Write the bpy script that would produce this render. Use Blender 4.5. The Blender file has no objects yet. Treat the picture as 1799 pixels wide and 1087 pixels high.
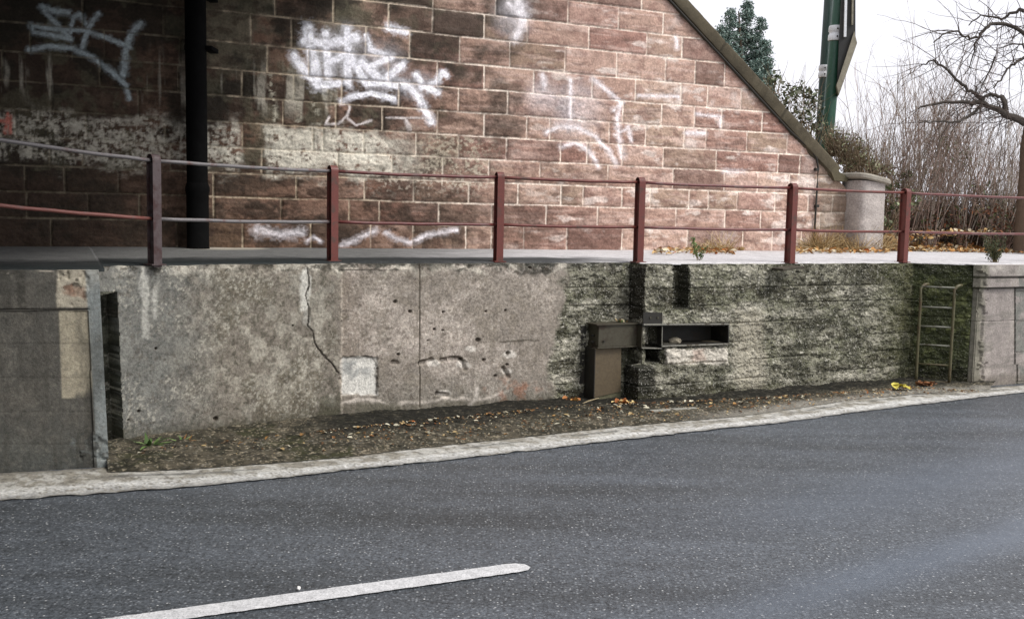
import bpy, math, random
import numpy as np
from mathutils import Vector, Matrix

# ------------------------------------------------------------------ camera, sky, sun, exposure
S = bpy.context.scene
C = S.collection
EYE = np.array([0.0, 0.0, 2.13]); FPX = 1750.0; PITCH = 0.0904; ROLL = 0.020
_F = np.array([0, math.cos(PITCH), -math.sin(PITCH)]); _U0 = np.array([0, math.sin(PITCH), math.cos(PITCH)]); _R0 = np.array([1.0, 0, 0])
_R = _R0*math.cos(ROLL) + _U0*math.sin(ROLL); _U = _U0*math.cos(ROLL) - _R0*math.sin(ROLL)
cam = bpy.data.cameras.new('camera'); cam.sensor_width = 36; cam.lens = FPX/1799*36; cam.clip_start = 0.05; cam.clip_end = 2000
co = bpy.data.objects.new('camera', cam); C.objects.link(co)
co.matrix_world = Matrix(((_R[0], _U[0], -_F[0], EYE[0]), (_R[1], _U[1], -_F[1], EYE[1]), (_R[2], _U[2], -_F[2], EYE[2]), (0, 0, 0, 1)))
S.camera = co
SUN_EL, SUN_AZ = math.radians(50), math.radians(118)
W = bpy.data.worlds.new('World'); S.world = W; W.use_nodes = True
wn = W.node_tree; wn.nodes.clear()
sky = wn.nodes.new('ShaderNodeTexSky'); sky.sky_type = 'NISHITA'; sky.sun_disc = False
sky.sun_elevation = SUN_EL; sky.sun_rotation = SUN_AZ; sky.air_density = 1.0; sky.dust_density = 4.0; sky.ozone_density = 1.0
hs = wn.nodes.new('ShaderNodeHueSaturation'); hs.inputs['Saturation'].default_value = 0.22
mx = wn.nodes.new('ShaderNodeMix'); mx.data_type = 'RGBA'; mx.inputs[0].default_value = 0.55; mx.inputs[7].default_value = (9.6, 9.5, 10.2, 1)
bg = wn.nodes.new('ShaderNodeBackground'); bg.inputs['Strength'].default_value = 0.105
ow = wn.nodes.new('ShaderNodeOutputWorld')
wn.links.new(sky.outputs[0], hs.inputs['Color']); wn.links.new(hs.outputs[0], mx.inputs[6]); wn.links.new(mx.outputs[2], bg.inputs[0]); wn.links.new(bg.outputs[0], ow.inputs[0])
sl = bpy.data.lights.new('sun', 'SUN'); sl.energy = 1.3; sl.angle = math.radians(16); sl.color = (1, 0.965, 0.92)
so = bpy.data.objects.new('sun', sl); C.objects.link(so)
sd = Vector((math.sin(SUN_AZ)*math.cos(SUN_EL), math.cos(SUN_AZ)*math.cos(SUN_EL), math.sin(SUN_EL)))
so.rotation_euler = sd.to_track_quat('Z', 'Y').to_euler()
S.view_settings.view_transform = 'Standard'; S.view_settings.look = 'None'; S.view_settings.exposure = 0.60; S.view_settings.gamma = 1.0

# ------------------------------------------------------------------ helpers: projection (to work out real positions)
def ray(px, py):
    return _F + (px-899.5)/FPX*_R + (543.5-py)/FPX*_U
def ground(px, py, z=0.0):
    d = ray(px, py); t = (z-EYE[2])/d[2]; return EYE + t*d
def at(px, py, Y):
    d = ray(px, py); return EYE + d*(Y/d[1])
def onplane(px, py, A, B):          # vertical plane through plan points A, B
    d = ray(px, py); n = np.array([B[1]-A[1], -(B[0]-A[0])]); t = n.dot(np.array(A[:2])-EYE[:2])/n.dot(d[:2]); return EYE + t*d
def project(P):
    v = P-EYE; zc = np.maximum(v@_F, 0.1)
    return 899.5+FPX*(v@_R)/zc, 543.5-FPX*(v@_U)/zc
def lin(r, g, b, k=1.0):
    f = lambda c: (c/255/12.92 if c/255 <= .04045 else ((c/255+.055)/1.055)**2.4)
    return np.array([f(r), f(g), f(b)])*k

# ------------------------------------------------------------------ numpy noise
def _h(ix, iy, s):
    n = (ix.astype(np.int64)*374761393 + iy.astype(np.int64)*668265263 + s*1442695041) & 0xffffffff
    n = ((n ^ (n >> 13))*1274126177) & 0xffffffff
    n = ((n ^ (n >> 16))*2246822519) & 0xffffffff
    return ((n ^ (n >> 15)) & 0xffff)/65535.0
def vn(x, y, s=0):
    ix = np.floor(x); iy = np.floor(y); fx = x-ix; fy = y-iy
    fx = fx*fx*(3-2*fx); fy = fy*fy*(3-2*fy)
    a = _h(ix, iy, s); b = _h(ix+1, iy, s); c = _h(ix, iy+1, s); d = _h(ix+1, iy+1, s)
    return (a*(1-fx)+b*fx)*(1-fy)+(c*(1-fx)+d*fx)*fy
def fbm(x, y, s=0, o=4, r=0.5):
    t = 0; a = 1; n = 0
    for k in range(o):
        t = t + a*vn(x*2**k+17.3*k, y*2**k-9.1*k, s+k); n += a; a *= r
    return t/n
def ss(a, b, x):
    t = np.clip((x-a)/(b-a), 0, 1); return t*t*(3-2*t)
def box(px, py, x0, y0, x1, y1, s=4, w=None):
    if w is not None: px = px+w; py = py+w
    return ss(x0-s, x0+s, px)*(1-ss(x1-s, x1+s, px))*ss(y0-s, y0+s, py)*(1-ss(y1-s, y1+s, py))
def blob(px, py, cx, cy, rx, ry, w=0):
    return 1-ss(0.6, 1.15, np.sqrt(((px-cx)/rx)**2+((py-cy)/ry)**2)+w)
def stroke(px, py, pts):
    d = np.full(px.shape, 1e9)
    for (x0, y0), (x1, y1) in zip(pts[:-1], pts[1:]):
        dx, dy = x1-x0, y1-y0; L = dx*dx+dy*dy+1e-9
        t = np.clip(((px-x0)*dx+(py-y0)*dy)/L, 0, 1)
        d = np.minimum(d, np.hypot(px-x0-t*dx, py-y0-t*dy))
    return d
def mixc(c, col, m):
    return c*(1-m[..., None])+np.asarray(col)*m[..., None]

# ------------------------------------------------------------------ helpers: objects
def tag(o, label=None, cat=None, group=None, kind=None):
    if label: o['label'] = label
    if cat: o['category'] = cat
    if group: o['group'] = group
    if kind: o['kind'] = kind
    return o
def link(name, me, mat=None, parent=None):
    o = bpy.data.objects.new(name, me); C.objects.link(o)
    if mat: me.materials.append(mat)
    if parent: o.parent = parent
    return o
def empty(name, loc, label, cat, group=None):
    o = bpy.data.objects.new(name, None); C.objects.link(o); o.location = loc; o.empty_display_size = 0.1
    return tag(o, label, cat, group)
def mesh_np(name, V, faces, col=None, smooth=True):
    me = bpy.data.meshes.new(name)
    V = np.asarray(V, dtype=np.float64)
    if isinstance(faces, np.ndarray):
        n = faces.shape[0]; k = faces.shape[1]
        me.vertices.add(len(V)); me.vertices.foreach_set('co', V.ravel())
        me.loops.add(n*k); me.loops.foreach_set('vertex_index', faces.ravel().astype(np.int32))
        me.polygons.add(n); me.polygons.foreach_set('loop_start', np.arange(0, n*k, k, dtype=np.int32))
        me.update(calc_edges=True)
    else:
        me.from_pydata(V.tolist(), [], faces); me.update()
    if col is not None:
        a = me.color_attributes.new('Col', 'FLOAT_COLOR', 'POINT')
        c4 = np.ones((len(V), 4)); cc = col.reshape(-1, col.shape[-1]); c4[:, :3] = np.clip(cc[:, :3], 0.002, 0.95); c4[:, 3] = cc[:, 3] if cc.shape[1] == 4 else 1; a.data.foreach_set('color', c4.ravel())
    if smooth: me.polygons.foreach_set('use_smooth', np.ones(len(me.polygons), dtype=bool))
    me.validate()
    return me
def gridfaces(nv, nu):
    i = np.arange(nv-1)[:, None]*nu+np.arange(nu-1)[None, :]
    i = i.ravel(); return np.stack([i, i+1, i+1+nu, i+nu], 1)

class MB:                                   # collects shapes into one mesh
    def __init__(s, org=(0, 0, 0)): s.v = []; s.f = []; s.o = np.array(org, float); s.c = []
    def add(s, V, F, col=None):
        b = len(s.v); V = np.asarray(V, float)-s.o
        s.v += V.tolist(); s.f += [tuple(int(i)+b for i in f) for f in F]
        if col is not None: s.c += [list(col)]*len(V)
    def box(s, c, hx, hy, hz, ax=None, bev=0.0):      # centre, half sizes, ax = 3 unit vectors
        ax = np.eye(3) if ax is None else np.array(ax, float)
        b = min(bev, hx*.9, hy*.9, hz*.9); c = np.array(c, float)
        if b <= 0:
            P = [(x*hx, y*hy, z*hz) for z in (-1, 1) for y in (-1, 1) for x in (-1, 1)]
            F = [(0, 2, 3, 1), (4, 5, 7, 6), (0, 1, 5, 4), (2, 6, 7, 3), (0, 4, 6, 2), (1, 3, 7, 5)]
        else:
            import bmesh
            bm = bmesh.new(); bmesh.ops.create_cube(bm, size=2)
            for v in bm.verts: v.co = Vector((v.co.x*hx, v.co.y*hy, v.co.z*hz))
            bmesh.ops.bevel(bm, geom=list(bm.edges), offset=b, segments=2, profile=.5, affect='EDGES')
            bm.verts.ensure_lookup_table(); P = [tuple(v.co) for v in bm.verts]; F = [[v.index for v in f.verts] for f in bm.faces]; bm.free()
        V = [c+p[0]*ax[0]+p[1]*ax[1]+p[2]*ax[2] for p in P]
        s.add(V, F); return s
    def prism(s, poly, ext):                          # polygon of 3d points extruded by vector
        n = len(poly); A = np.array(poly, float); B = A+np.array(ext, float)
        s.add(np.vstack([A, B]), [tuple(range(n))[::-1], tuple(range(n, 2*n))]+[(i, (i+1) % n, n+(i+1) % n, n+i) for i in range(n)]); return s
    def tube(s, pts, r, n=8, cap=True):
        V, F = tube_np(np.array(pts, float), r, n)
        F = [tuple(f) for f in F]
        if cap: m = len(pts); F += [tuple(range(n))[::-1], tuple(range((m-1)*n, m*n))]
        s.add(V, F); return s
    def build(s, name, mat, parent=None, smooth=False, ang=None):
        me = bpy.data.meshes.new(name); me.from_pydata(s.v, [], s.f); me.update()
        if s.c:
            a = me.color_attributes.new('Col', 'FLOAT_COLOR', 'POINT'); c4 = np.ones((len(s.v), 4)); c4[:, :3] = s.c; a.data.foreach_set('color', c4.ravel())
        if smooth:
            me.polygons.foreach_set('use_smooth', np.ones(len(me.polygons), dtype=bool))
            if ang: me.set_sharp_from_angle(angle=math.radians(ang))
        o = link(name, me, mat, parent)
        if not parent: o.location = s.o
        return o
def tube_np(P, r, n=5):
    m = len(P); r = np.broadcast_to(np.asarray(r, float), (m,))
    T = np.gradient(P, axis=0); T /= np.linalg.norm(T, axis=1)[:, None]+1e-9
    up = np.array([0, 0, 1.0]) if abs(T[0][2]) < .9 else np.array([1.0, 0, 0])
    A = np.cross(T, up); A /= np.linalg.norm(A, axis=1)[:, None]+1e-9; B = np.cross(T, A)
    th = np.arange(n)/n*2*math.pi
    V = P[:, None, :]+r[:, None, None]*(np.cos(th)[None, :, None]*A[:, None, :]+np.sin(th)[None, :, None]*B[:, None, :])
    i = (np.arange(m-1)[:, None]*n+np.arange(n)[None, :]); j = (np.arange(m-1)[:, None]*n+(np.arange(n)[None, :]+1) % n)
    F = np.stack([i.ravel(), j.ravel(), (j+n).ravel(), (i+n).ravel()], 1)
    return V.reshape(-1, 3), F
class TB:                                   # many tubes / cards, quad only, numpy fast
    def __init__(s, org=(0, 0, 0)): s.V = []; s.F = []; s.K = []; s.n = 0; s.o = np.array(org, float)
    def tube(s, P, r, n=4, col=(1, 1, 1)):
        V, F = tube_np(np.asarray(P, float), r, n); s.V.append(V); s.F.append(F+s.n); s.K.append(np.tile(col, (len(V), 1))); s.n += len(V)
    def quads(s, Q, col):                   # Q: (n,4,3), col (n,3)
        n = len(Q); s.V.append(Q.reshape(-1, 3)); s.F.append(np.arange(4*n).reshape(n, 4)+s.n); s.K.append(np.repeat(col, 4, 0)); s.n += 4*n
    def build(s, name, mat, parent=None, smooth=False):
        V = np.vstack(s.V)-s.o
        o = link(name, mesh_np(name, V, np.vstack(s.F), np.vstack(s.K), smooth), mat, parent)
        if not parent: o.location = s.o
        return o

# ------------------------------------------------------------------ materials
def newmat(name):
    m = bpy.data.materials.new(name); m.use_nodes = True; nt = m.node_tree; return m, nt, nt.nodes['Principled BSDF']
def N(nt, t, **kw):
    n = nt.nodes.new(t)
    for k, v in kw.items():
        if k in n.inputs.keys() if hasattr(n.inputs, 'keys') else False: n.inputs[k].default_value = v
        else: setattr(n, k, v)
    return n
def noise(nt, vec, scale, detail=6, rough=.6):
    n = nt.nodes.new('ShaderNodeTexNoise'); n.inputs['Scale'].default_value = scale; n.inputs['Detail'].default_value = detail; n.inputs['Roughness'].default_value = rough
    nt.links.new(vec, n.inputs['Vector']); return n.outputs['Fac']
def mrange(nt, x, a, b, c, d):
    n = nt.nodes.new('ShaderNodeMapRange'); nt.links.new(x, n.inputs[0])
    for i, v in enumerate((a, b, c, d)): n.inputs[i+1].default_value = v
    return n.outputs[0]
def math_(nt, op, a, b):
    n = nt.nodes.new('ShaderNodeMath'); n.operation = op
    for i, v in enumerate((a, b)):
        if isinstance(v, (int, float)): n.inputs[i].default_value = v
        else: nt.links.new(v, n.inputs[i])
    return n.outputs[0]
def mixrgb(nt, f, a, b, mode='MIX'):
    n = nt.nodes.new('ShaderNodeMix'); n.data_type = 'RGBA'; n.blend_type = mode
    for i, v in ((0, f), (6, a), (7, b)):
        if isinstance(v, (int, float)): n.inputs[i].default_value = v
        elif isinstance(v, (tuple, list, np.ndarray)): n.inputs[i].default_value = (*v[:3], 1)
        else: nt.links.new(v, n.inputs[i])
    return n.outputs[2]
def surf_mat(name, col=None, s1=6, s2=45, amp=0.25, bump=0.4, bd=0.01, rough=0.85, speck=None, spec=0.3, pebble=False):
    """col None = the mesh's own Col attribute; fine grain multiplies it"""
    m, nt, b = newmat(name); tc = nt.nodes.new('ShaderNodeTexCoord').outputs['Object']
    if col is None:
        a = nt.nodes.new('ShaderNodeVertexColor'); a.layer_name = 'Col'; base = a.outputs[0]
    else:
        r = nt.nodes.new('ShaderNodeRGB'); r.outputs[0].default_value = (*col, 1); base = r.outputs[0]
    n1 = noise(nt, tc, s1); n2 = noise(nt, tc, s2, 8, .7)
    k = math_(nt, 'MULTIPLY', mrange(nt, n1, .25, .75, 1-amp*.6, 1+amp*.6), mrange(nt, n2, .25, .75, 1-amp, 1+amp))
    base = mixrgb(nt, 1.0, base, k, 'MULTIPLY')
    if speck:                               # (scale, threshold, colour, strength)
        v = nt.nodes.new('ShaderNodeTexVoronoi'); v.inputs['Scale'].default_value = speck[0]; nt.links.new(tc, v.inputs['Vector'])
        sp = mrange(nt, v.outputs['Distance'], speck[1], speck[1]*.5, 0, speck[3])
        base = mixrgb(nt, sp, base, speck[2])
    hgt = n2
    if pebble:                              # the Col alpha marks where aggregate shows: pale pebbles, dark pits
        a_ = a.outputs['Alpha']
        for sc2, th, cc, ch, lo, am in ((62, .36, (.62, .60, .54), 0, .62, .8), (38, .30, (.50, .48, .42), 1, .80, .8), (48, .40, (.03, .03, .022), 2, .50, .75)):
            v = nt.nodes.new('ShaderNodeTexVoronoi'); v.inputs['Scale'].default_value = sc2; nt.links.new(tc, v.inputs['Vector'])
            se = nt.nodes.new('ShaderNodeSeparateColor'); nt.links.new(v.outputs['Color'], se.inputs[0])
            f_ = math_(nt, 'MULTIPLY', math_(nt, 'MULTIPLY', mrange(nt, v.outputs['Distance'], th, th*.5, 0, 1), mrange(nt, se.outputs[ch], lo, lo+.12, 0, am)), a_)
            base = mixrgb(nt, f_, base, cc)
        hgt = math_(nt, 'ADD', n2, math_(nt, 'MULTIPLY', math_(nt, 'MULTIPLY', v.outputs['Distance'], a_), -.8))
    nt.links.new(base, b.inputs['Base Color']); b.inputs['Roughness'].default_value = rough; b.inputs['Specular IOR Level'].default_value = spec
    if bump:
        bp = nt.nodes.new('ShaderNodeBump'); bp.inputs['Strength'].default_value = bump; bp.inputs['Distance'].default_value = bd
        nt.links.new(hgt, bp.inputs['Height']); nt.links.new(bp.outputs[0], b.inputs['Normal'])
    return m
def paint_mat(name, col, rust=None, ramp=(.55, .68), rough=.5, metal=0, s=9, bump=.15):
    m, nt, b = newmat(name); tc = nt.nodes.new('ShaderNodeTexCoord').outputs['Object']
    n1 = noise(nt, tc, s, 8, .65); n2 = noise(nt, tc, s*7, 6, .6)
    base = mixrgb(nt, 1.0, col, mrange(nt, n2, .2, .8, .72, 1.25), 'MULTIPLY')
    if rust is not None: base = mixrgb(nt, mrange(nt, n1, ramp[0], ramp[1], 0, 1), base, rust)
    n4 = noise(nt, tc, s*3.1, 10, .75); base = mixrgb(nt, mrange(nt, n4, .60, .66, 0, .55), base, tuple(np.array(col[:3])*.42)); base = mixrgb(nt, mrange(nt, n4, .38, .34, 0, .35), base, tuple(np.minimum(np.array(col[:3])*2.2+.006, .8)))
    nt.links.new(base, b.inputs['Base Color']); nt.links.new(mrange(nt, n1, .3, .7, rough-.1, rough+.2), b.inputs['Roughness']); b.inputs['Metallic'].default_value = metal
    bp = nt.nodes.new('ShaderNodeBump'); bp.inputs['Strength'].default_value = bump; bp.inputs['Distance'].default_value = .004
    nt.links.new(n2, bp.inputs['Height']); nt.links.new(bp.outputs[0], b.inputs['Normal'])
    return m
M_CONC = surf_mat('weathered_concrete', None, 9, 42, .42, .8, .010, .9)
M_ROUGH = surf_mat('pebbly_concrete', None, 9, 36, .46, .9, .012, .92, None, .3, True)
M_STONE = surf_mat('red_sandstone', None, 9, 34, .40, .8, .012, .9)
M_SOIL = surf_mat('soil', None, 9, 60, .55, .9, .02, .95)
M_VEG = surf_mat('foliage', None, 4, 20, .2, 0, 0, .7)
M_BARK = surf_mat('bark', None, 8, 60, .3, .3, .005, .9)
M_RED = paint_mat('red_oxide_paint', lin(106, 52, 44), lin(80, 58, 50), (.52, .66), .5)
M_DARKRED = paint_mat('weathered_grey_paint', lin(80, 68, 68), lin(62, 38, 36), (.45, .6), .5)
M_RAIL = paint_mat('rusty_rail_paint', lin(104, 54, 50), lin(112, 92, 88), (.5, .68), .4)
M_RAILG = paint_mat('glare_grey_rail', lin(116, 112, 112), lin(100, 72, 66), (.54, .68), .4)  # glare on the left rails painted in as grey, over rusty wear
M_REDW = paint_mat('worn_red_rail', lin(116, 70, 62), lin(104, 88, 84), (.55, .7), .45)
M_BLACK = paint_mat('black_bitumen_paint', (.003, .003, .003), (.007, .006, .006), (.55, .8), .85)
M_BLACK.node_tree.nodes['Principled BSDF'].inputs['Specular IOR Level'].default_value = .12
M_STEEL = paint_mat('brown_old_steel', lin(64, 60, 46), lin(50, 40, 28), (.5, .62), .6, 0, 7)
M_PLATE = paint_mat('rust_brown_plate', lin(88, 76, 56), lin(100, 96, 84), (.6, .75), .6, 0, 5)
M_STEELD = paint_mat('dark_steel', lin(32, 30, 24), lin(46, 40, 30), (.5, .65), .6, 0, 7)
M_EDGE = paint_mat('scraped_steel_edge', lin(128, 126, 116), lin(70, 62, 48), (.52, .6), .5, 0, 12)
M_LADDER = paint_mat('ladder_paint', lin(88, 84, 58), lin(76, 62, 40), (.5, .62), .5)
M_RUNG = paint_mat('ladder_steel', lin(120, 120, 108), lin(78, 74, 56), (.5, .6), .45)
M_GREEN = paint_mat('green_pole_paint', lin(36, 78, 60), lin(74, 88, 80), (.55, .75), .4, 0, 4)
M_GREEND = paint_mat('dark_green_pole_paint', lin(44, 66, 60), lin(60, 68, 66), (.55, .75), .4, 0, 4)
M_WHITE = paint_mat('white_collar', lin(222, 224, 226), lin(150, 150, 148), (.6, .75), .5)
M_BOARD = paint_mat('black_board', lin(34, 34, 32), lin(54, 52, 46), (.5, .7), .6)
M_KHAKI = paint_mat('khaki_board_edge', lin(140, 134, 116), lin(110, 104, 88), (.5, .7), .6)

# ------------------------------------------------------------------ ribbon wall: a real thick wall face following a plan line
def dense(segs):                             # [(end, step), ...] from start
    out = [segs[0]]
    for e, st in segs[1:]:
        n = max(1, int(math.ceil((e-out[-1])/st))); a = out[-1]
        out += [a+(e-a)*(i+1)/n for i in range(n)]
    return np.array(out)
def ribbon(name, pts, us, zs, disp, colour, mat, topf=None, back=.4, parent=None, zb=None):
    P = np.array(pts, float); D = np.diff(P, axis=0); L = np.linalg.norm(D, axis=1); cu = np.concatenate([[0], np.cumsum(L)])
    us = np.unique(np.concatenate([us, cu])); us = us[(us >= 0) & (us <= cu[-1]+1e-9)]
    seg = np.clip(np.searchsorted(cu, us, 'right')-1, 0, len(L)-1); t = (us-cu[seg])/L[seg]
    X = P[seg]+D[seg]*t[:, None]
    nrm = np.stack([D[:, 1], -D[:, 0]], 1)/L[:, None]; n = nrm[seg].copy()
    for k in range(1, len(P)-1):
        i = np.argmin(abs(us-cu[k])); a = nrm[k-1]+nrm[k]; n[i] = a/max(a.dot(nrm[k]), .3)
    U, Z = np.meshgrid(us, zs)
    if topf is not None: Z = np.minimum(Z, topf(U))
    B = np.stack([np.broadcast_to(X[:, 0], U.shape), np.broadcast_to(X[:, 1], U.shape), Z], -1)
    px, py = project(B.reshape(-1, 3)); px = px.reshape(U.shape); py = py.reshape(U.shape)
    d = disp(U, Z, px, py); Q = B.copy(); Q[..., 0] += n[:, 0]*d; Q[..., 1] += n[:, 1]*d
    col = colour(U, Z, px, py, d)
    top = Q[-1:].copy(); top[..., 0] -= .43*back; top[..., 1] += .9*back
    bot = top.copy(); bot[..., 2] = zs[0]
    Q = np.concatenate([Q, top, bot]); col = np.concatenate([col, col[-1:], col[-1:]])
    me = mesh_np(name, Q.reshape(-1, 3), gridfaces(Q.shape[0], Q.shape[1]), col)
    me.set_sharp_from_angle(angle=math.radians(50))
    return link(name, me, mat, parent)

# ================================================================== THE SETTING
TOPZ = 1.64
A0 = (-3.95, 8.52); A1 = (-3.45, 8.95); B1 = (-1.75, 10.2); C1 = (1.397, 11.81); C2 = (1.532, 11.54); D1 = (2.8, 12.11); E1 = (5.45, 13.55)
F1 = (6.24, 13.29); G1 = (14.5, 17.4)
PL = (-3.35, 8.19); PL0 = (-9.5, 5.79)
SW = 0.472
def swp(X): return (X, 12.1+SW*(X+4.28))     # sandstone wall line
WA = swp(-14.0); WB = swp(5.58)
wdir = np.array([1, SW])/math.hypot(1, SW); wn_ = np.array([SW, -1])/math.hypot(1, SW)

# road sheet, reaching the horizon
m, nt, b = newmat('asphalt'); tc = nt.nodes.new('ShaderNodeTexCoord').outputs['Object']
mpn = nt.nodes.new('ShaderNodeMapping'); mpn.inputs['Rotation'].default_value = (0, 0, -.47); mpn.inputs['Scale'].default_value = (.22, 1.5, 1); nt.links.new(tc, mpn.inputs['Vector'])
big = noise(nt, mpn.outputs[0], .9, 5, .6); mid = noise(nt, tc, 6, 6, .7); fine = noise(nt, tc, 36, 7, .85)
base = mixrgb(nt, mrange(nt, big, .35, .65, 0, 1), (.046, .051, .055), (.086, .097, .110))
base = mixrgb(nt, 1.0, base, math_(nt, 'MULTIPLY', mrange(nt, mid, .25, .75, .72, 1.28), mrange(nt, fine, .36, .64, .2, 2.0)), 'MULTIPLY')
v1 = nt.nodes.new('ShaderNodeTexVoronoi'); v1.inputs['Scale'].default_value = 46; nt.links.new(tc, v1.inputs['Vector'])
sel = nt.nodes.new('ShaderNodeSeparateColor'); nt.links.new(v1.outputs['Color'], sel.inputs[0])
spk = math_(nt, 'MULTIPLY', mrange(nt, v1.outputs['Distance'], .42, .2, 0, 1), mrange(nt, sel.outputs[0], .50, .95, 0, .8))
base = mixrgb(nt, spk, base, (.34, .36, .38))
v2 = nt.nodes.new('ShaderNodeTexVoronoi'); v2.inputs['Scale'].default_value = 30; nt.links.new(tc, v2.inputs['Vector'])
sel2 = nt.nodes.new('ShaderNodeSeparateColor'); nt.links.new(v2.outputs['Color'], sel2.inputs[0])
spk2 = math_(nt, 'MULTIPLY', mrange(nt, v2.outputs['Distance'], .22, .12, 0, 1), mrange(nt, sel2.outputs[1], .66, .86, 0, 1.0))
base = mixrgb(nt, spk2, base, (.60, .61, .60))
pol_sheen = nt.nodes.new('ShaderNodeVertexColor'); pol_sheen.layer_name = 'Col'
sp = nt.nodes.new('ShaderNodeSeparateColor'); nt.links.new(pol_sheen.outputs[0], sp.inputs[0])
base = mixrgb(nt, math_(nt, 'MULTIPLY', sp.outputs[0], .55), base, (.125, .155, .20))  # bluish sheen of the polished band painted into the base colour
base = mixrgb(nt, mrange(nt, noise(nt, mpn.outputs[0], 3.2, 6, .65), .58, .72, 0, .45), base, (.038, .041, .044))
nt.links.new(base, b.inputs['Base Color'])
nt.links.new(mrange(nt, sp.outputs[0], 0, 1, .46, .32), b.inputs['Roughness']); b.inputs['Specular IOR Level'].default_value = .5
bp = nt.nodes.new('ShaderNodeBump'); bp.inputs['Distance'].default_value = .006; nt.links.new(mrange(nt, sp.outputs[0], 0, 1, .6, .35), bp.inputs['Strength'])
h = math_(nt, 'ADD', fine, math_(nt, 'MULTIPLY', v1.outputs['Distance'], -.5)); nt.links.new(h, bp.inputs['Height']); nt.links.new(bp.outputs[0], b.inputs['Normal'])
M_ROAD = m
xs = np.concatenate([[-400, -60, -20], np.arange(-12, 16, .12), [25, 60, 400]]); ys = np.concatenate([[-300, -30, -4], np.arange(1, 16, .12), [18]])
X, Y = np.meshgrid(xs, ys); Zr = 0.006*(fbm(X*.5, Y*.5, 3)-.5)*(np.abs(X) < 12)-.003
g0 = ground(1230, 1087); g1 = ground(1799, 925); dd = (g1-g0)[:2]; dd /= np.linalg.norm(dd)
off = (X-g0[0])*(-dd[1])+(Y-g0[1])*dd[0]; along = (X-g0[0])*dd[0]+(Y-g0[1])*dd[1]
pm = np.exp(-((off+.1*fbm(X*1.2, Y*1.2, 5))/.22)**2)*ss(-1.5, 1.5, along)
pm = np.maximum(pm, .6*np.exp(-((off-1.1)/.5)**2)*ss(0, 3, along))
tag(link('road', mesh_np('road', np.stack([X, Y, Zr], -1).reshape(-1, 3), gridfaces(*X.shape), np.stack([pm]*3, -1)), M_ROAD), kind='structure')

# a strip on the road between two pixel-traced border lines, at its real place
def strip(name, up, lo, z, mat, colf, nu=900, nv=14, jit=.012, bump=.0, kind='structure'):
    def samp(l):
        P = np.array([ground(x, y)[:2] for x, y in l]); L = np.concatenate([[0], np.cumsum(np.linalg.norm(np.diff(P, axis=0), axis=1))])
        s = np.linspace(0, L[-1], nu); return np.stack([np.interp(s, L, P[:, 0]), np.interp(s, L, P[:, 1])], 1)
    a = samp(up); c = samp(lo); t = np.linspace(0, 1, nv)[:, None, None]
    s = np.linspace(0, 1, nu)
    Q = a[None]*(1-t)+c[None]*t
    w = np.zeros((nv, nu)); w[0] = (fbm(s*90, s*0+.3, 5)-.5)*jit*2; w[-1] = (fbm(s*140, s*0+.7, 8)-.5)*jit*2.4
    d = (c-a); d /= np.linalg.norm(d, axis=1)[:, None]; Q = Q+w[..., None]*d[None]
    U, T = np.meshgrid(s, t[:, 0, 0]); zz = z+bump*(fbm(Q[..., 0]*14, Q[..., 1]*14, 21)-.5)
    col = colf(U, T, Q)
    V = np.concatenate([Q, np.broadcast_to(zz, U.shape)[..., None]], -1)
    return tag(link(name, mesh_np(name, V.reshape(-1, 3), gridfaces(nv, nu)[:, ::-1], col), mat), kind=kind)
UP = [(-700, 900), (0, 833), (180, 822), (250, 822), (330, 822), (480, 812), (600, 802), (740, 785), (900, 768), (1000, 757), (1100, 746), (1300, 729), (1400, 715), (1500, 698), (1620, 688), (1720, 683), (1799, 677), (2500, 630)]
LO = [(-700, 960), (0, 880), (300, 858), (500, 840), (600, 827), (800, 807), (1000, 784), (1200, 761), (1400, 739), (1500, 725), (1650, 707), (1799, 690), (2500, 632)]
def kerbcol(U, T, Q):
    n = fbm(Q[..., 0]*9, Q[..., 1]*9, 4, 5, .6); n2 = fbm(Q[..., 0]*55, Q[..., 1]*55, 9, 3)
    c = np.ones(U.shape+(3,))*lin(182, 180, 172)
    c = mixc(c, lin(126, 120, 106), ss(.42, .6, n)*.75); c = mixc(c, lin(84, 80, 72), ss(.58, .7, fbm(Q[..., 0]*24, Q[..., 1]*24, 6, 4, .65))*.6)
    c = mixc(c, lin(212, 212, 208), ss(.55, .7, T)*(1-ss(.93, 1, T))*ss(.33, .5, n2)*.75)
    c = mixc(c, lin(92, 92, 88), np.exp(-((T-.40-.07*(n-.5))/.045)**2)*ss(.4, .6, fbm(Q[..., 0]*2, Q[..., 1]*2, 13))*.8)
    c = mixc(c, lin(96, 96, 94), ss(.80, 1, T+.5*(n2-.5))*.55)
    c = mixc(c, lin(76, 70, 58), (1-ss(0, .14, T+.35*(n-.5)))*.7)
    return c
M_KERB = surf_mat('worn_kerb_paint', None, 12, 50, .45, .8, .010, .9)
strip('kerb_edge', UP, LO, .008, M_KERB, kerbcol, nu=1600, nv=26, jit=.035, bump=.010)
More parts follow.
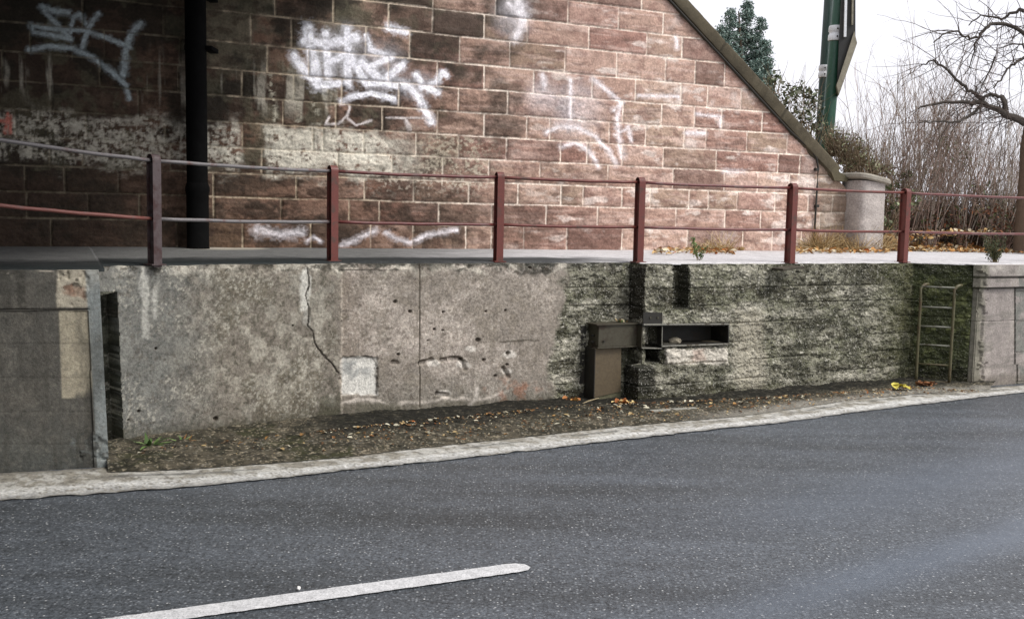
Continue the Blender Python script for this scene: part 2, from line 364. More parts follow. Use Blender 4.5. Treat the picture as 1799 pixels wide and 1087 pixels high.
# painted centre dash
g = [ground(-150, 1138), ground(187, 1087), ground(600, 1031), ground(890, 991.5)]; q = [ground(-60, 1152), ground(333, 1087), ground(600, 1050), ground(915, 1005)]
tip = [ground(905, 990.5), ground(922, 992), ground(932, 997), ground(928, 1002)]
def edge(P, n, w, s):
    P = np.array(P)[:, :2]; L = np.concatenate([[0], np.cumsum(np.linalg.norm(np.diff(P, axis=0), axis=1))]); t = np.linspace(0, L[-1], n)
    o = np.stack([np.interp(t, L, P[:, 0]), np.interp(t, L, P[:, 1])], 1); o[:, 1] += (fbm(t*30, t*0, s)-.5)*w; return o
poly = np.vstack([edge(g, 200, .012, 1), np.array(tip)[:, :2], edge(q, 200, .012, 2)[::-1]])
me = bpy.data.meshes.new('centre_line'); me.from_pydata([(x, y, .006) for x, y in poly], [], [tuple(range(len(poly)))[::-1]]); me.update()
M_LINE = surf_mat('white_road_paint', tuple(lin(206, 206, 206)), 14, 60, .34, .7, .006, .7, (48, .26, (.16, .165, .17), .55))
tag(link('centre_line', me, M_LINE), kind='structure')

# soil verge between the wall foot and the kerb
wall_foot = [PL, (-3.55, 8.6), A1, B1, C1, C2, D1, E1, F1, (6.9, 13.55)]
nu, nv = 900, 90
wp = np.array([(-3.38, 8.22), (-3.6, 8.75), A1, B1, C1, D1, E1, (6.2, 13.6), (6.8, 13.5)]); wp[2:, 1] += .25
L = np.concatenate([[0], np.cumsum(np.linalg.norm(np.diff(wp, axis=0), axis=1))]); s = np.linspace(0, L[-1], nu)
wa = np.stack([np.interp(s, L, wp[:, 0]), np.interp(s, L, wp[:, 1])], 1)
kp = np.array([ground(x, y)[:2] for x, y in [(190, 832), (330, 827), (480, 816), (600, 806), (740, 789), (900, 772), (1000, 761), (1100, 750), (1300, 733), (1400, 719), (1500, 703), (1620, 693), (1740, 685)]])
L = np.concatenate([[0], np.cumsum(np.linalg.norm(np.diff(kp, axis=0), axis=1))]); s = np.linspace(0, L[-1], nu)
ka = np.stack([np.interp(s, L, kp[:, 0]), np.interp(s, L, kp[:, 1])], 1)
t = np.linspace(0, 1, nv)[:, None]; Q = wa[None]*(1-t[..., None])+ka[None]*t[..., None]
T = np.broadcast_to(t, (nv, nu)); qx, qy = Q[..., 0], Q[..., 1]
edgef = ss(0, .12, 1-T)
Zv = .014+edgef*(.012+.05*ss(1, .25, T)+.05*(fbm(qx*3, qy*3, 31, 5)-.4)+.02*(fbm(qx*22, qy*22, 7, 3)-.5))
vx, vy = project(np.stack([qx, qy, Zv], -1).reshape(-1, 3)); vx = vx.reshape(T.shape); vy = vy.reshape(T.shape)
n = fbm(qx*5, qy*5, 41, 5, .6); n2 = fbm(qx*30, qy*30, 43, 3); n3 = fbm(qx*1.3, qy*1.3, 44, 3)
c = np.ones(T.shape+(3,))*lin(88, 82, 68)
c = mixc(c, lin(52, 50, 38), ss(.42, .58, n)*.75)
c = mixc(c, lin(60, 62, 34), ss(.5, .62, n3)*ss(.4, .6, n)*(vx < 620)*.6)
c = mixc(c, lin(150, 146, 134), ss(.68, .76, n2)*.5); c = mixc(c, lin(38, 36, 28), ss(.50, .62, fbm(qx*13, qy*13, 47, 5, .65))*.7); c = mixc(c, lin(176, 164, 140), ss(.68, .76, fbm(qx*44, qy*44, 48, 2))*.6)
c = mixc(c, lin(142, 138, 128), ss(.72, .95, T+.25*(n-.5))*ss(1150, 1350, vx)*.8)
c = mixc(c, lin(27, 26, 19), (1-ss(.48, .74, T+.5*(n-.5)))*ss(480, 620, vx+60*(n-.5))*(.72+.26*ss(.62, .5, n2)))
tag(link('verge', mesh_np('verge', np.stack([qx, qy, Zv], -1).reshape(-1, 3), gridfaces(nv, nu)[:, ::-1], c), M_SOIL), kind='structure')

# footway on top of the wall
fw = np.array([PL0, PL, (-3.7, 8.75), B1, C1, (1.55, 11.62), D1, E1, F1, G1], float); fw[:, 0] -= .05; fw[:, 1] += .10
L = np.concatenate([[0], np.cumsum(np.linalg.norm(np.diff(fw, axis=0), axis=1))])
sf = np.arange(0, L[-1], .03); fa = np.stack([np.interp(sf, L, fw[:, 0]), np.interp(sf, L, fw[:, 1])], 1)
e2 = np.array([swp(-14.0), swp(5.4), (5.9, 16.96), swp(13.5)]) ; e2[:, 1] += .12
L2 = np.concatenate([[0], np.cumsum(np.linalg.norm(np.diff(e2, axis=0), axis=1))]); sb = np.linspace(0, L2[-1], len(sf))
# match across by perpendicular-ish: project front points onto back line
fb = []
for p in fa:
    u = (p-np.array(swp(0)))@wdir; fb.append(np.array(swp(0))+wdir*u+np.array([0, .12]))
fb = np.array(fb); tt = np.concatenate([[0, .004], np.linspace(.012, 1, 90)])[:, None]
Q = fa[None]*(1-tt[..., None])+fb[None]*tt[..., None]; T = np.broadcast_to(tt, Q.shape[:2]); qx, qy = Q[..., 0], Q[..., 1]
FWZ = lambda T: TOPZ+.014+.055*T
Zf = FWZ(T)+.012*(fbm(qx*1.5, qy*1.5, 61, 4)-.5)
Zf[0] -= .03
n = fbm(qx*3, qy*3, 63, 5, .6); n2 = fbm(qx*40, qy*40, 65, 2); vx, vy = project(np.stack([qx, qy, Zf], -1).reshape(-1, 3)); vx = vx.reshape(T.shape)
c = np.ones(T.shape+(3,))*lin(112, 112, 110)
c = mixc(c, lin(196, 194, 194), ss(640, 1050, vx+120*(n-.5))*.95)
c = mixc(c, lin(52, 54, 54), (1-ss(.20, .34, T+.12*(n-.5)))*(1-ss(980, 1150, vx+80*(n-.5)))*.9)
c = mixc(c, lin(48, 52, 52), (1-ss(.06, .18, T+.12*(n-.5)))*(1-ss(540, 640, vx+60*(n-.5)))*.8)
c = mixc(c, lin(178, 172, 158), blob(vx, T*100, 400, 88, 75, 11, .2*(n-.5))*.9)
c = mixc(c, lin(84, 74, 58), ss(.93, .99, T+.1*(n-.5))*.7)
tag(link('footway', mesh_np('footway', np.stack([qx, qy, Zf], -1).reshape(-1, 3), gridfaces(*T.shape), c), surf_mat('footway_surface', None, 8, 50, .35, .5, .006, 1.0, None, .0)), kind='structure')

# ------------------------------------------------------------------ concrete retaining wall
def dist_px(px, py, pts, w=0): return stroke(px+w, py, pts)
CRACK = [(541, 470), (543, 500), (537, 520), (544, 545), (540, 572), (549, 582), (553, 602), (566, 622), (583, 638), (592, 652), (600, 658)]
HOLES = [(695, 530, 4), (721, 547, 3.5), (779, 548, 3), (763, 578, 2.5), (778, 580, 2.5), (854, 547, 2.5), (888, 545, 2.5), (840, 597, 5), (850, 632, 3.5), (892, 620, 4), (811, 630, 3), (700, 622, 3), (891, 640, 3), (500, 600, 0), (379, 735, 5), (244, 722, 3), (226, 737, 2.5), (274, 612, 2.5), (514, 572, 2), (758, 632, 0), (752, 598, 2), (870, 660, 3), (932, 470, 3)]
BREAKS = [[(738, 636), (750, 633), (758, 630)], [(790, 628), (806, 628), (815, 636), (816, 646)], [(775, 631), (783, 630)], [(690, 635), (697, 635)], [(884, 645), (893, 660)], [(768, 690), (785, 692)]]
def wall_disp(U, Z, px, py):
    n1 = fbm(U*3, Z*3, 101, 5); n2 = fbm(U*18, Z*18, 103, 4, .6); n3 = fbm(U*55, Z*55, 104, 2)
    rgh = ss(-9, 9, px-980+90*(fbm(U*2.5, Z*2.5, 105, 4)-.5)+.12*(py-560))
    d = .012*(n1-.5)+.004*(n2-.5)
    d = d+rgh*(.05*(fbm(U*7, Z*16, 106, 4, .6)-.5)+.030*(n2-.5)+.018*(n3-.5))
    zz = Z+.02*(fbm(U*1.2, Z*0, 107)-.5)*rgh
    for hb in (.24, .47, .70, .93, 1.15, 1.36): d = d-rgh*.022*np.exp(-((zz-hb)/.008)**2)*ss(.35, .55, fbm(U*1.6, Z*0+hb*9, 108, 3))
    # crumbled arris
    top = ss(1.53, 1.64, Z+.10*(fbm(U*2.2, Z*2, 110)-.5)); d = d-top*(.045*fbm(U*9, Z*16, 111, 4, .6)-.008)
    # crack, day joints, shallow patch, holes, spalls
    w = (fbm(U*30, Z*30, 112, 3)-.5)*8
    d = d-.012*(dist_px(px, py, CRACK, w*.6) < 1.2)
    d = d-.008*(np.abs(px-737.5) < .8)*(py > 463)*(py < 716)
    d = d-.012*ss(-2, 2, px-600+1.5*w)*(1-ss(640, 760, px))*(py > 474)
    pt = box(px, py, 598, 627, 663, 694, 1.5, w); d = d-.022*pt
    for x, y, r in HOLES:
        if r: d = d-.03*(1-ss(r*.5, r*1.1, np.hypot(px-x, (py-y)*1.2)+.3*w))
    for b_ in BREAKS: d = d-.035*(1-ss(1.5, 5.5, stroke(px, py-2, b_)+.4*w))
    # door-like slot at the left end, chase and channel pocket on the right
    d = d-.26*(px > 160)*(px < 205+.045*(py-513)+.5*w)*(py > 519-(px-176)*.2)*(py < 860)
    d = d-.20*(px > 1186)*(px < 1209+w*.6)*(py > 440)*(py < 541+w)
    d = d-.36*(px > 1138)*(px < 1279)*(py > 573)*(py < 604)
    d = d-.30*(px > 1134)*(px < 1158+w*1.5)*(py >= 604)*(py < 636-.0*px)
    d = d+.12*box(px, py, 1080, 640, 1800, 900, 1.5, w)*(1-ss(1180, 1340, px+30*n2))
    d = d+.045*box(px, py, 1166, 610, 1277, 640, 2, w)
    d = d-.04*rgh*ss(1150, 1158, px)*box(px, py, 1100, 455, 1290, 470, 3, 2*w)
    return d
def wall_col(U, Z, px, py, d):
    n1 = fbm(U*2.2, Z*2.2, 121, 5, .55); n2 = fbm(U*8, Z*8, 122, 5, .6); n3 = fbm(U*35, Z*35, 123, 3, .6); w = (fbm(U*12, Z*12, 124, 4)-.5)
    c = np.ones(U.shape+(3,))*lin(138, 130, 120)
    # left bay: greener, darker, smeared
    L = 1-ss(-14, 14, px-598+60*w*(py < 560)+20*w)
    c = mixc(c, lin(128, 121, 110), L); c = mixc(c, lin(150, 144, 130), L*ss(.52, .64, fbm(U*20, Z*20, 129, 4, .7))*.6); c = mixc(c, lin(74, 72, 60), L*ss(.54, .66, fbm(U*24, Z*24, 130, 4, .7))*.6)
    c = mixc(c, lin(152, 148, 136), L*ss(.50, .68, n2)*.7)
    c = mixc(c, lin(104, 98, 84), L*ss(.48, .62, n1)*ss(300, 420, px)*.75)
    c = mixc(c, lin(108, 112, 110), L*(1-ss(260, 420, px+80*w))*.6)
    c = mixc(c, lin(170, 164, 150), L*box(px, py, 370, 560, 600, 700, 50)*ss(.48, .62, n2)*.6)
    # middle bays
    Md = ss(-6, 6, px-600)*(1-ss(960, 1010, px+60*w))
    c = mixc(c, lin(166, 156, 146), Md*ss(.45, .62, n1)*.75)
    c = mixc(c, lin(124, 116, 104), Md*ss(.5, .66, n2)*.55)
    c = mixc(c, lin(118, 104, 90), Md*(1-ss(600, 660, px+30*w))*.4)
    c = mixc(c, lin(120, 118, 108), Md*ss(640, 700, py+40*w)*.35)
    c = mixc(c, lin(204, 196, 186), Md*ss(.62, .74, n3)*.18)
    c = mixc(c, lin(96, 88, 76), Md*ss(.60, .72, fbm(U*50, Z*50, 127, 2))*.35)
    # rough pebbly concrete
    R = ss(-9, 9, px-980+90*(fbm(U*2.5, Z*2.5, 105, 4)-.5)+.12*(py-560))
    c = mixc(c, lin(114, 112, 98), R)
    bands = fbm(U*1.1, Z*7, 125, 5, .6)
    c = mixc(c, lin(164, 160, 146), R*ss(.50, .70, bands+.25*(n3-.5))*.7); c = mixc(c, lin(82, 84, 62), R*ss(.46, .62, fbm(U*2.1, Z*4, 136, 5, .65))*.55)
    c = mixc(c, lin(60, 58, 46), R*ss(.52, .40, bands)*ss(.36, .58, n2)*.9)
    c = mixc(c, lin(58, 58, 46), R*ss(.56, .68, n1)*.7)
    c = mixc(c, lin(206, 202, 190), R*ss(.68, .78, n3)*.45)
    c = mixc(c, lin(38, 38, 28), R*ss(.56, .68, fbm(U*16, Z*30, 128, 4, .65))*.8)
    c = mixc(c, lin(156, 150, 134), box(px, py, 1290, 545, 1340, 700, 12, 25*w)*.6)
    c = mixc(c, lin(186, 180, 168), box(px, py, 1166, 611, 1277, 638, 2, 10*w)*.85)
    c = mixc(c, lin(150, 124, 110), box(px, py, 1210, 613, 1235, 632, 4, 10*w)*.5)
    # left slot, reveals and recesses: dirty mossy concrete plus their shade painted in dark
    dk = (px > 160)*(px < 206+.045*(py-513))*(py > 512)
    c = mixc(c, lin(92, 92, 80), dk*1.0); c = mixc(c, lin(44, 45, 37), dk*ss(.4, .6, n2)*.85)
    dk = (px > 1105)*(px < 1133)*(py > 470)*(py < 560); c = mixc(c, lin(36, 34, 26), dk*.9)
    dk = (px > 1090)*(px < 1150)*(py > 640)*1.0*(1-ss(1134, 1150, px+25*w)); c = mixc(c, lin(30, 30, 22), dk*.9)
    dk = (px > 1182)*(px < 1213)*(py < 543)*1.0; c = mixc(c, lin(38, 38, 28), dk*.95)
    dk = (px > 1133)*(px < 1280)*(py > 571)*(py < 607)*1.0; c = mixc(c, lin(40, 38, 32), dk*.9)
    dk = box(px, py, 1134, 604, 1160, 637, 2); c = mixc(c, lin(24, 24, 20), dk*.9)  # shadow inside the small cavity painted in
    # algae to the right, with the shade of the corner face painted in darker
    g_ = ss(1520, 1610, px+60*w); c = mixc(c, lin(66, 66, 40), g_*.85); c = mixc(c, lin(40, 44, 24), g_*ss(.4, .6, n2)*.8)
    g_ = ss(1601, 1608, px); c = mixc(c, lin(50, 56, 32), g_*.8); c = mixc(c, lin(96, 100, 62), g_*ss(.52, .66, n2)*.55)
    c = mixc(c, lin(22, 22, 14), g_*box(px, py, 1500, 640, 1713, 690, 8, 20*w)*.7)
    c = mixc(c, lin(22, 22, 14), g_*(1-ss(463, 490, py+14*w))*.6)
    # top arris: pale crumbled mortar with dark cracks
    tp = (1-ss(468, 486, py+26*w))*(px < 1130)
    c = mixc(c, lin(190, 184, 170), tp*ss(.42, .6, n2)*.8*(1-.8*R)); c = mixc(c, lin(48, 46, 38), tp*ss(.56, .66, fbm(U*14, Z*26, 126, 3))*.8)
    c = mixc(c, lin(36, 36, 28), tp*box(px, py, 725, 462, 800, 478, 8, 20*w)*.75)
    c = mixc(c, lin(30, 30, 24), (blob(px, py, 935, 470, 40, 16, .8*w))*.8)
    lip = (1-ss(463, 469, py+16*w+8*(n3-.5)))*ss(560, 620, px)*(1-ss(1090, 1120, px)); c = mixc(c, lin(58, 58, 52), lip*.9)
    cc_ = ss(.42, .55, n1); c = mixc(c, lin(186, 182, 168), L*cc_*ss(.56, .66, fbm(U*42, Z*42, 133, 3, .7))*.55); c = mixc(c, lin(200, 192, 180), Md*ss(.4, .6, n1)*ss(.58, .68, fbm(U*34, Z*40, 134, 3, .7))*.4)
    c = mixc(c, lin(76, 68, 58), ss(.60, .70, fbm(U*26, Z*26, 135, 4, .7))*(1-R)*.45)
    # white run-off streaks, efflorescence, painted patches
    for x0, x1, y0, y1, k in ((247, 262, 468, 510, .8), (250, 262, 510, 600, .55), (268, 278, 505, 560, .5), (526, 544, 472, 545, .85), (534, 543, 540, 575, .5)):
        c = mixc(c, lin(206, 204, 194), box(px, py, x0, y0, x1, y1, 4, 14*w)*k*ss(.3, .5, n2+.25*(y1-py)/(y1-y0)))
    c = mixc(c, lin(206, 204, 196), box(px, py, 600, 627, 662, 693, 2, 8*w)*.9); c = mixc(c, lin(60, 54, 46), np.exp(-(stroke(px, py+3*w, [(636, 625), (654, 627), (663, 638), (665, 655), (662, 690)])/1.5)**2)*.8); c = mixc(c, lin(132, 134, 132), box(px, py, 602, 635, 655, 662, 8, 20*w)*ss(.4, .6, n2)*.7)
    c = mixc(c, lin(206, 196, 184), np.exp(-(stroke(px, py+10*w, [(600, 708), (640, 700), (665, 702), (690, 712), (715, 706), (745, 706), (790, 698), (820, 702), (850, 700), (880, 692)])/2.6)**2)*.75)
    c = mixc(c, lin(104, 100, 88), box(px, py, 626, 707, 700, 735, 3, 10*w)*.7)
    c = mixc(c, lin(206, 198, 188), np.exp(-(stroke(px, py+6*w, [(838, 683), (836, 700), (822, 714), (836, 716)])/3)**2)*.7)
    for x, y in ((758, 638), (812, 640), (824, 612), (778, 690), (894, 622), (889, 652)): c = mixc(c, lin(206, 200, 190), blob(px, py, x+2, y, 12, 6, 1.2*w)*.75)
    c = mixc(c, lin(150, 92, 62), box(px, py, 862, 672, 950, 705, 12, 30*w)*ss(.42, .6, n2)*.45)
    c = mixc(c, lin(58, 52, 42), np.exp(-(stroke(px, py+5*w, [(878, 601), (905, 598), (946, 597)])/1.6)**2)*.8)
    # damp foot, moss
    c = mixc(c, lin(60, 58, 42), (1-ss(.06, .22, Z+.12*w))*.55)
    c = mixc(c, lin(58, 58, 40), blob(px, py, 580, 720, 26, 30, 1.5*w)*.6)
    # cracks
    ck = 1-ss(.8, 1.9, dist_px(px, py, CRACK, 5*w)); c = mixc(c, lin(46, 40, 34), ck*.85)
    c = mixc(c, lin(74, 68, 58), (np.abs(px-737.5) < 1.3)*(py > 463)*(py < 716)*.8)
    c = mixc(c, lin(182, 172, 158), np.exp(-((px-601-3*w)/1.8)**2)*(py > 478)*(py < 750)*.45)
    for x, y, r in HOLES:
        if r: c = mixc(c, lin(62, 54, 44), (1-ss(r*.5, r*1.2, np.hypot(px-x, py-y)+3*w))*.85)
    for b_ in BREAKS: c = mixc(c, lin(52, 46, 38), np.exp(-(stroke(px, py+1, b_)/1.8)**2)*.8)
    c = mixc(c, lin(70, 68, 54), (d < -.1)*(px > 1000)*.5)
    ag = np.clip(R*(1-.6*ss(1540, 1610, px))+.16*Md+.05*L, 0, 1)*(1-.8*box(px, py, 1166, 611, 1277, 638, 2))
    return np.concatenate([c*(1.0+.2*Md+.30*R*(1-ss(1560, 1610, px)))[..., None], ag[..., None]], -1)
wl = [A0, A1, B1, C1, C2, D1, E1, (6.17, 13.335)]
tot = sum(math.dist(a, b) for a, b in zip(wl[:-1], wl[1:]))
def topj(U): return TOPZ+.014*(fbm(U*5, U*0+2, 131, 4, .6)-.6)
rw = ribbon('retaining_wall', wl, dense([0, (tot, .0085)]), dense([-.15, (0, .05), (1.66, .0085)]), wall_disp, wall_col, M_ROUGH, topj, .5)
tag(rw, 'long weathered concrete retaining wall with a crack, patches, rough pebbly half and mossy right end', 'retaining wall')

# painted pier at the far left
def pier_disp(U, Z, px, py):
    w = (fbm(U*14, Z*14, 140, 4)-.5)
    d = .004*(fbm(U*4, Z*4, 141, 4)-.5)
    for y0 in (544, 604, 664, 724, 781): d = d-(.012 if y0 == 544 else .003)*np.exp(-((py-y0+(px-90)*.0)/1.3)**2)*(px < 168)
    d = d-.018*ss(545, 547, py)*(px < 165)
    d = d-.02*box(px, py, 60, 768, 182, 800, 4, 40*w)*(px > 140)*ss(.45, .6, fbm(U*9, Z*9, 142))
    d = d-.015*ss(1.54, 1.63, Z)*fbm(U*9, Z*14, 143)
    d = d-.02*box(px, py, 112, 466, 160, 516, 5, 60*w)*ss(.45, .6, fbm(U*12, Z*12, 144))
    d = d-.05*ss(183, 185.5, px)*0
    return d
def pier_col(U, Z, px, py, d):
    w = (fbm(U*10, Z*10, 151, 4)-.5); n = fbm(U*5, Z*5, 152, 5, .6); n3 = fbm(U*40, Z*40, 153, 2)
    c = np.ones(U.shape+(3,))*lin(86, 84, 78); c = mixc(c, lin(98, 94, 86), ss(.4, .65, n)*.5)
    c = mixc(c, lin(64, 62, 56), (py < 544)*.55*ss(.4, .6, fbm(U*22, Z*.7, 154, 3)))
    c = mixc(c, lin(70, 76, 74), ss(700, 830, py+60*w)*.5)
    c = mixc(c, lin(160, 152, 132), box(px, py, 113, 546, 170, 700, 2, 0)*(1-ss(686, 712, py+40*w+12*(px-140)/25))*.95)
    c = mixc(c, lin(176, 168, 150), box(px, py, 111, 462, 166, 541, 2.5, 8*w)*.9); c = mixc(c, lin(60, 52, 44), box(px, py, 115, 466, 160, 520, 6, 40*w)*ss(.52, .66, fbm(U*16, Z*16, 155, 3))*.85)
    c = mixc(c, lin(152, 118, 98), box(px, py, 128, 500, 156, 524, 3, 30*w)*.5)
    c = mixc(c, lin(168, 160, 146), (py < 480+8*w)*(px < 112)*ss(.4, .6, fbm(U*10, Z*20, 156, 3))*.85)
    c = mixc(c, lin(136, 142, 140), ss(160, 163, px-(py-470)*.028)*.9)
    c = mixc(c, lin(186, 184, 174), ss(160, 163, px-(py-470)*.028)*(1-ss(470, 520, py+40*w))*.6)
    c = mixc(c, lin(120, 126, 124), box(px, py, 142, 768, 186, 800, 5, 50*w)*.8); c = mixc(c, lin(40, 40, 38), box(px, py, 146, 766, 182, 790, 5, 60*w)*ss(.5, .6, fbm(U*18, Z*18, 157))*.8)
    c = mixc(c, lin(122, 118, 108), ss(.55, .7, fbm(U*30, Z*30, 158, 4, .7))*.3); c = mixc(c, lin(60, 58, 52), ss(.5, .7, fbm(U*7, Z*1.2, 159, 4, .6))*.5)
    for y0 in (544, 604, 664, 724, 781): c = mixc(c, lin(44, 42, 38), np.exp(-((py-y0)/1.5)**2)*(px < 164)*(.8 if y0 == 544 else .22))
    return c
pp = [PL0, PL, (-3.72, 8.95)]
tp_ = sum(math.dist(a, b) for a, b in zip(pp[:-1], pp[1:]))
u0 = math.dist(pp[0], (-4.15, 7.88))
o = ribbon('painted_wall', pp, dense([0, (u0, .08), (tp_, .0085)]), dense([-.15, (0, .05), (1.65, .0085)]), pier_disp, pier_col, M_CONC, topj, .35)
_n = len(o.data.vertices); _c = np.empty(_n*3); o.data.vertices.foreach_get('co', _c); _c = _c.reshape(-1, 3); _c[:, 0] -= .034*np.clip(_c[:, 2], 0, 2); o.data.vertices.foreach_set('co', _c.ravel())
tag(o, 'smooth dark taupe painted wall end with a cream painted stripe and pale corner, left of the narrow slot', 'wall')

# block wall at the far right
def bw_disp(U, Z, px, py):
    d = .004*(fbm(U*5, Z*5, 161, 4)-.5)+.05*(Z > 1.34)-.014*(np.abs(Z-1.475) < .012)+.02*(Z > 1.5)
    d = d-.012*(np.abs(px-1783-4*(py > 640)) < 1.2)*(Z < 1.34)-.012*(np.abs((Z-.02) % .42) < .007)*(px > 1783)*(Z < 1.3)-.008*(np.abs(Z-.88) < .006)
    d = d+(1-ss(1723, 1729, px+30*(fbm(U*12, Z*16, 162, 3)-.5)))*-.03
    return d
def bw_col(U, Z, px, py, d):
    n = fbm(U*6, Z*6, 163, 5, .6); n2 = fbm(U*3, Z*16, 164, 4)
    c = np.ones(U.shape+(3,))*lin(150, 142, 136); c = mixc(c, lin(176, 168, 158), ss(.5, .65, n)*.5)
    c = mixc(c, lin(120, 116, 108), ss(.55, .7, n2)*.5); c = mixc(c, lin(106, 110, 104), (px > 1784)*ss(.4, .6, n)*.7)
    c = mixc(c, lin(60, 56, 48), ((np.abs(Z-1.475) < .014)+(np.abs(Z-1.335) < .014))*.7)
    c = mixc(c, lin(70, 66, 60), (np.abs(px-1783-4*(py > 640)) < 1.6)*(Z < 1.34)*.8)
    c = mixc(c, lin(186, 180, 170), (Z > 1.5)*ss(.4, .6, n)*.5)
    c = mixc(c, lin(84, 88, 60), (1-ss(1724, 1734, px+14*(n-.5)))*.5)
    c = mixc(c, lin(104, 96, 82), (1-ss(.05, .2, Z+.1*(n-.5)))*.5)
    return c
bp_ = [(6.17, 13.335), F1, G1]
tb = sum(math.dist(a, b) for a, b in zip(bp_[:-1], bp_[1:]))
o = ribbon('block_wall', bp_, dense([0, (1.3, .0085), (tb, .05)]), dense([-.15, (0, .05), (1.645, .0085)]), bw_disp, bw_col, M_CONC, None, .4)
tag(o, 'pale grey concrete block wall with moulded top bands, right of the metal ladder', 'wall')

# ------------------------------------------------------------------ sandstone wing wall
ROWY = [439.5, 400, 364, 329, 291, 254, 216, 177, 137, 93, 53, 13]
rowz = [onplane(1090, y, WA, WB)[2] for y in ROWY]; rowz[0] = 1.60
while rowz[-1] < 9.4: rowz.append(rowz[-1]+.34)
def usw(px, py): P = onplane(px, py, WA, WB); return (P[:2]-np.array(WA))@wdir
JT = [[90, 311, 426, 546, 651, 725, 818, 863, 920, 995, 1092, 1207, 1304, 1356, 1407, 1450], [155, 245, 494, 613, 666, 770, 863, 959, 1049, 1187, 1273, 1336, 1395, 1440],
      [44, 114, 208, 375, 520, 640, 726, 823, 909, 985, 1024, 1092, 1142, 1210, 1244, 1295, 1361, 1420, 1462], [88, 146, 300, 460, 593, 688, 777, 858, 948, 1067, 1182, 1272, 1331, 1387, 1436],
      [152, 549, 567, 638, 730, 805, 889, 984, 1031, 1093, 1165, 1258, 1367, 1405], [671, 768, 850, 925, 965, 1070, 1134, 1202, 1240, 1312, 1383],
      [516, 600, 700, 805, 891, 1003, 1094, 1162, 1220, 1268, 1339], [470, 542, 682, 768, 850, 937, 1040, 1116, 1196, 1243, 1302], [441, 512, 642, 719, 807, 895, 992, 1083, 1169, 1221, 1273],
      [483, 585, 682, 759, 850, 926, 1034, 1136, 1198], [425, 515, 640, 760, 870, 997, 1086, 1165], [470, 560, 700, 800, 930, 1020, 1127]]
rj = random.Random(5); JU = []
uend = (np.array(WB)-np.array(WA))@wdir
for k in range(len(rowz)):
    if k < len(JT):
        base = sorted(usw(x, (ROWY[k]-18)) for x in JT[k])
    else: base = []
    base = [u for u in base if 0 < u < uend]
    full = list(base)
    lo = base[0] if base else uend
    while lo > 0: lo -= rj.uniform(.6, 1.05); full.insert(0, lo)
    out = [full[0]]
    for a_, b_ in zip(full[:-1], full[1:]):
        if b_-a_ > 1.45 and k < len(JT):
            n_ = int(round((b_-a_)/.85)); out += [a_+(b_-a_)*(i+1)/n_+rj.uniform(-.06, .06)*(i+1 < n_) for i in range(n_)]
        else: out.append(b_)
    JU.append(np.array(out+[99.0]))
c0 = onplane(1175, 2, WA, WB); c1 = onplane(1434, 283, WA, WB)
cu0 = (c0[:2]-np.array(WA))@wdir; cu1 = (c1[:2]-np.array(WA))@wdir; cs = (c1[2]-c0[2])/(cu1-cu0)
def copez(U): return c0[2]+cs*(U-cu0)
def sw_top(U): return np.clip(copez(U)+.06, 1.5, 7.6)
# hand-traced paint marks, in photo pixels
def sc(l, ox, oy=0, k=2.264): return [(x/k+ox, y/k+oy) for x, y in l]
G_LEFT = [([(165, 25), (200, 45), (270, 50)], 15), ([(175, 45), (280, 155)], 12), ([(280, 155), (200, 140), (130, 130), (120, 100), (170, 110)], 12), ([(170, 112), (340, 125), (420, 150), (515, 190)], 12), ([(280, 130), (290, 70), (320, 60), (340, 95)], 12), ([(390, 55), (355, 110), (325, 190)], 11), ([(115, 200), (200, 185), (290, 195), (370, 230), (440, 285), (500, 340), (515, 395)], 12), ([(560, 95), (520, 140), (500, 200), (490, 300)], 15)]
G_MID = [([(250, 115), (262, 200), (290, 335)], 26), ([(195, 225), (250, 300), (310, 340), (410, 330)], 18), ([(235, 165), (330, 175), (440, 150)], 20), ([(320, 135), (330, 300)], 18), ([(405, 120), (410, 340)], 18), ([(330, 250), (390, 222)], 16), ([(415, 220), (480, 330), (560, 330), (645, 345)], 20), ([(460, 250), (540, 320)], 20), ([(500, 200), (585, 230), (500, 265)], 13), ([(540, 330), (625, 260)], 16), ([(640, 340), (690, 390), (740, 485)], 15), ([(680, 300), (715, 345), (765, 372)], 13), ([(700, 350), (760, 330), (785, 290), (800, 300)], 14), ([(385, 405), (430, 385), (500, 372), (590, 395)], 14), ([(590, 120), (570, 110), (640, 130)], 14), ([(480, 140), (500, 190)], 10)]
G_THIN = [([(415, 425), (405, 460), (370, 495), (320, 495), (335, 465)], 5), ([(405, 470), (440, 500), (500, 480)], 5), ([(640, 480), (655, 520)], 8), ([(560, 470), (640, 470), (740, 470)], 4)]
G_RIGHT = [([(208, 300), (215, 335)], 13), ([(320, 320), (322, 470)], 9), ([(225, 525), (270, 505), (350, 510), (420, 545), (470, 600), (500, 650)], 11), ([(280, 585), (340, 568), (390, 600), (430, 660)], 10), ([(410, 315), (500, 390), (530, 410), (490, 440)], 10), ([(520, 410), (505, 470), (512, 540), (525, 625)], 12), ([(500, 540), (550, 505), (560, 560)], 9), ([(590, 380), (750, 385)], 9), ([(110, 0), (135, 70), (105, 150)], 22), ([(75, 15), (120, 60)], 14), ([(740, 150), (742, 190)], 9), ([(930, 680), (1010, 680)], 9), ([(780, 530), (855, 530)], 11), ([(820, 455), (920, 465), (915, 505)], 7)]
G_LOW = [([(50, 915), (120, 930), (225, 925)], 22), ([(245, 960), (270, 940), (300, 960)], 9), ([(385, 975), (440, 955), (520, 915)], 12), ([(560, 925), (600, 950), (660, 965), (720, 935), (840, 915)], 11)]
G_RED = [([(3, 482), (42, 490)], 8), ([(30, 452), (22, 530)], 8), ([(42, 462), (40, 530)], 7)]
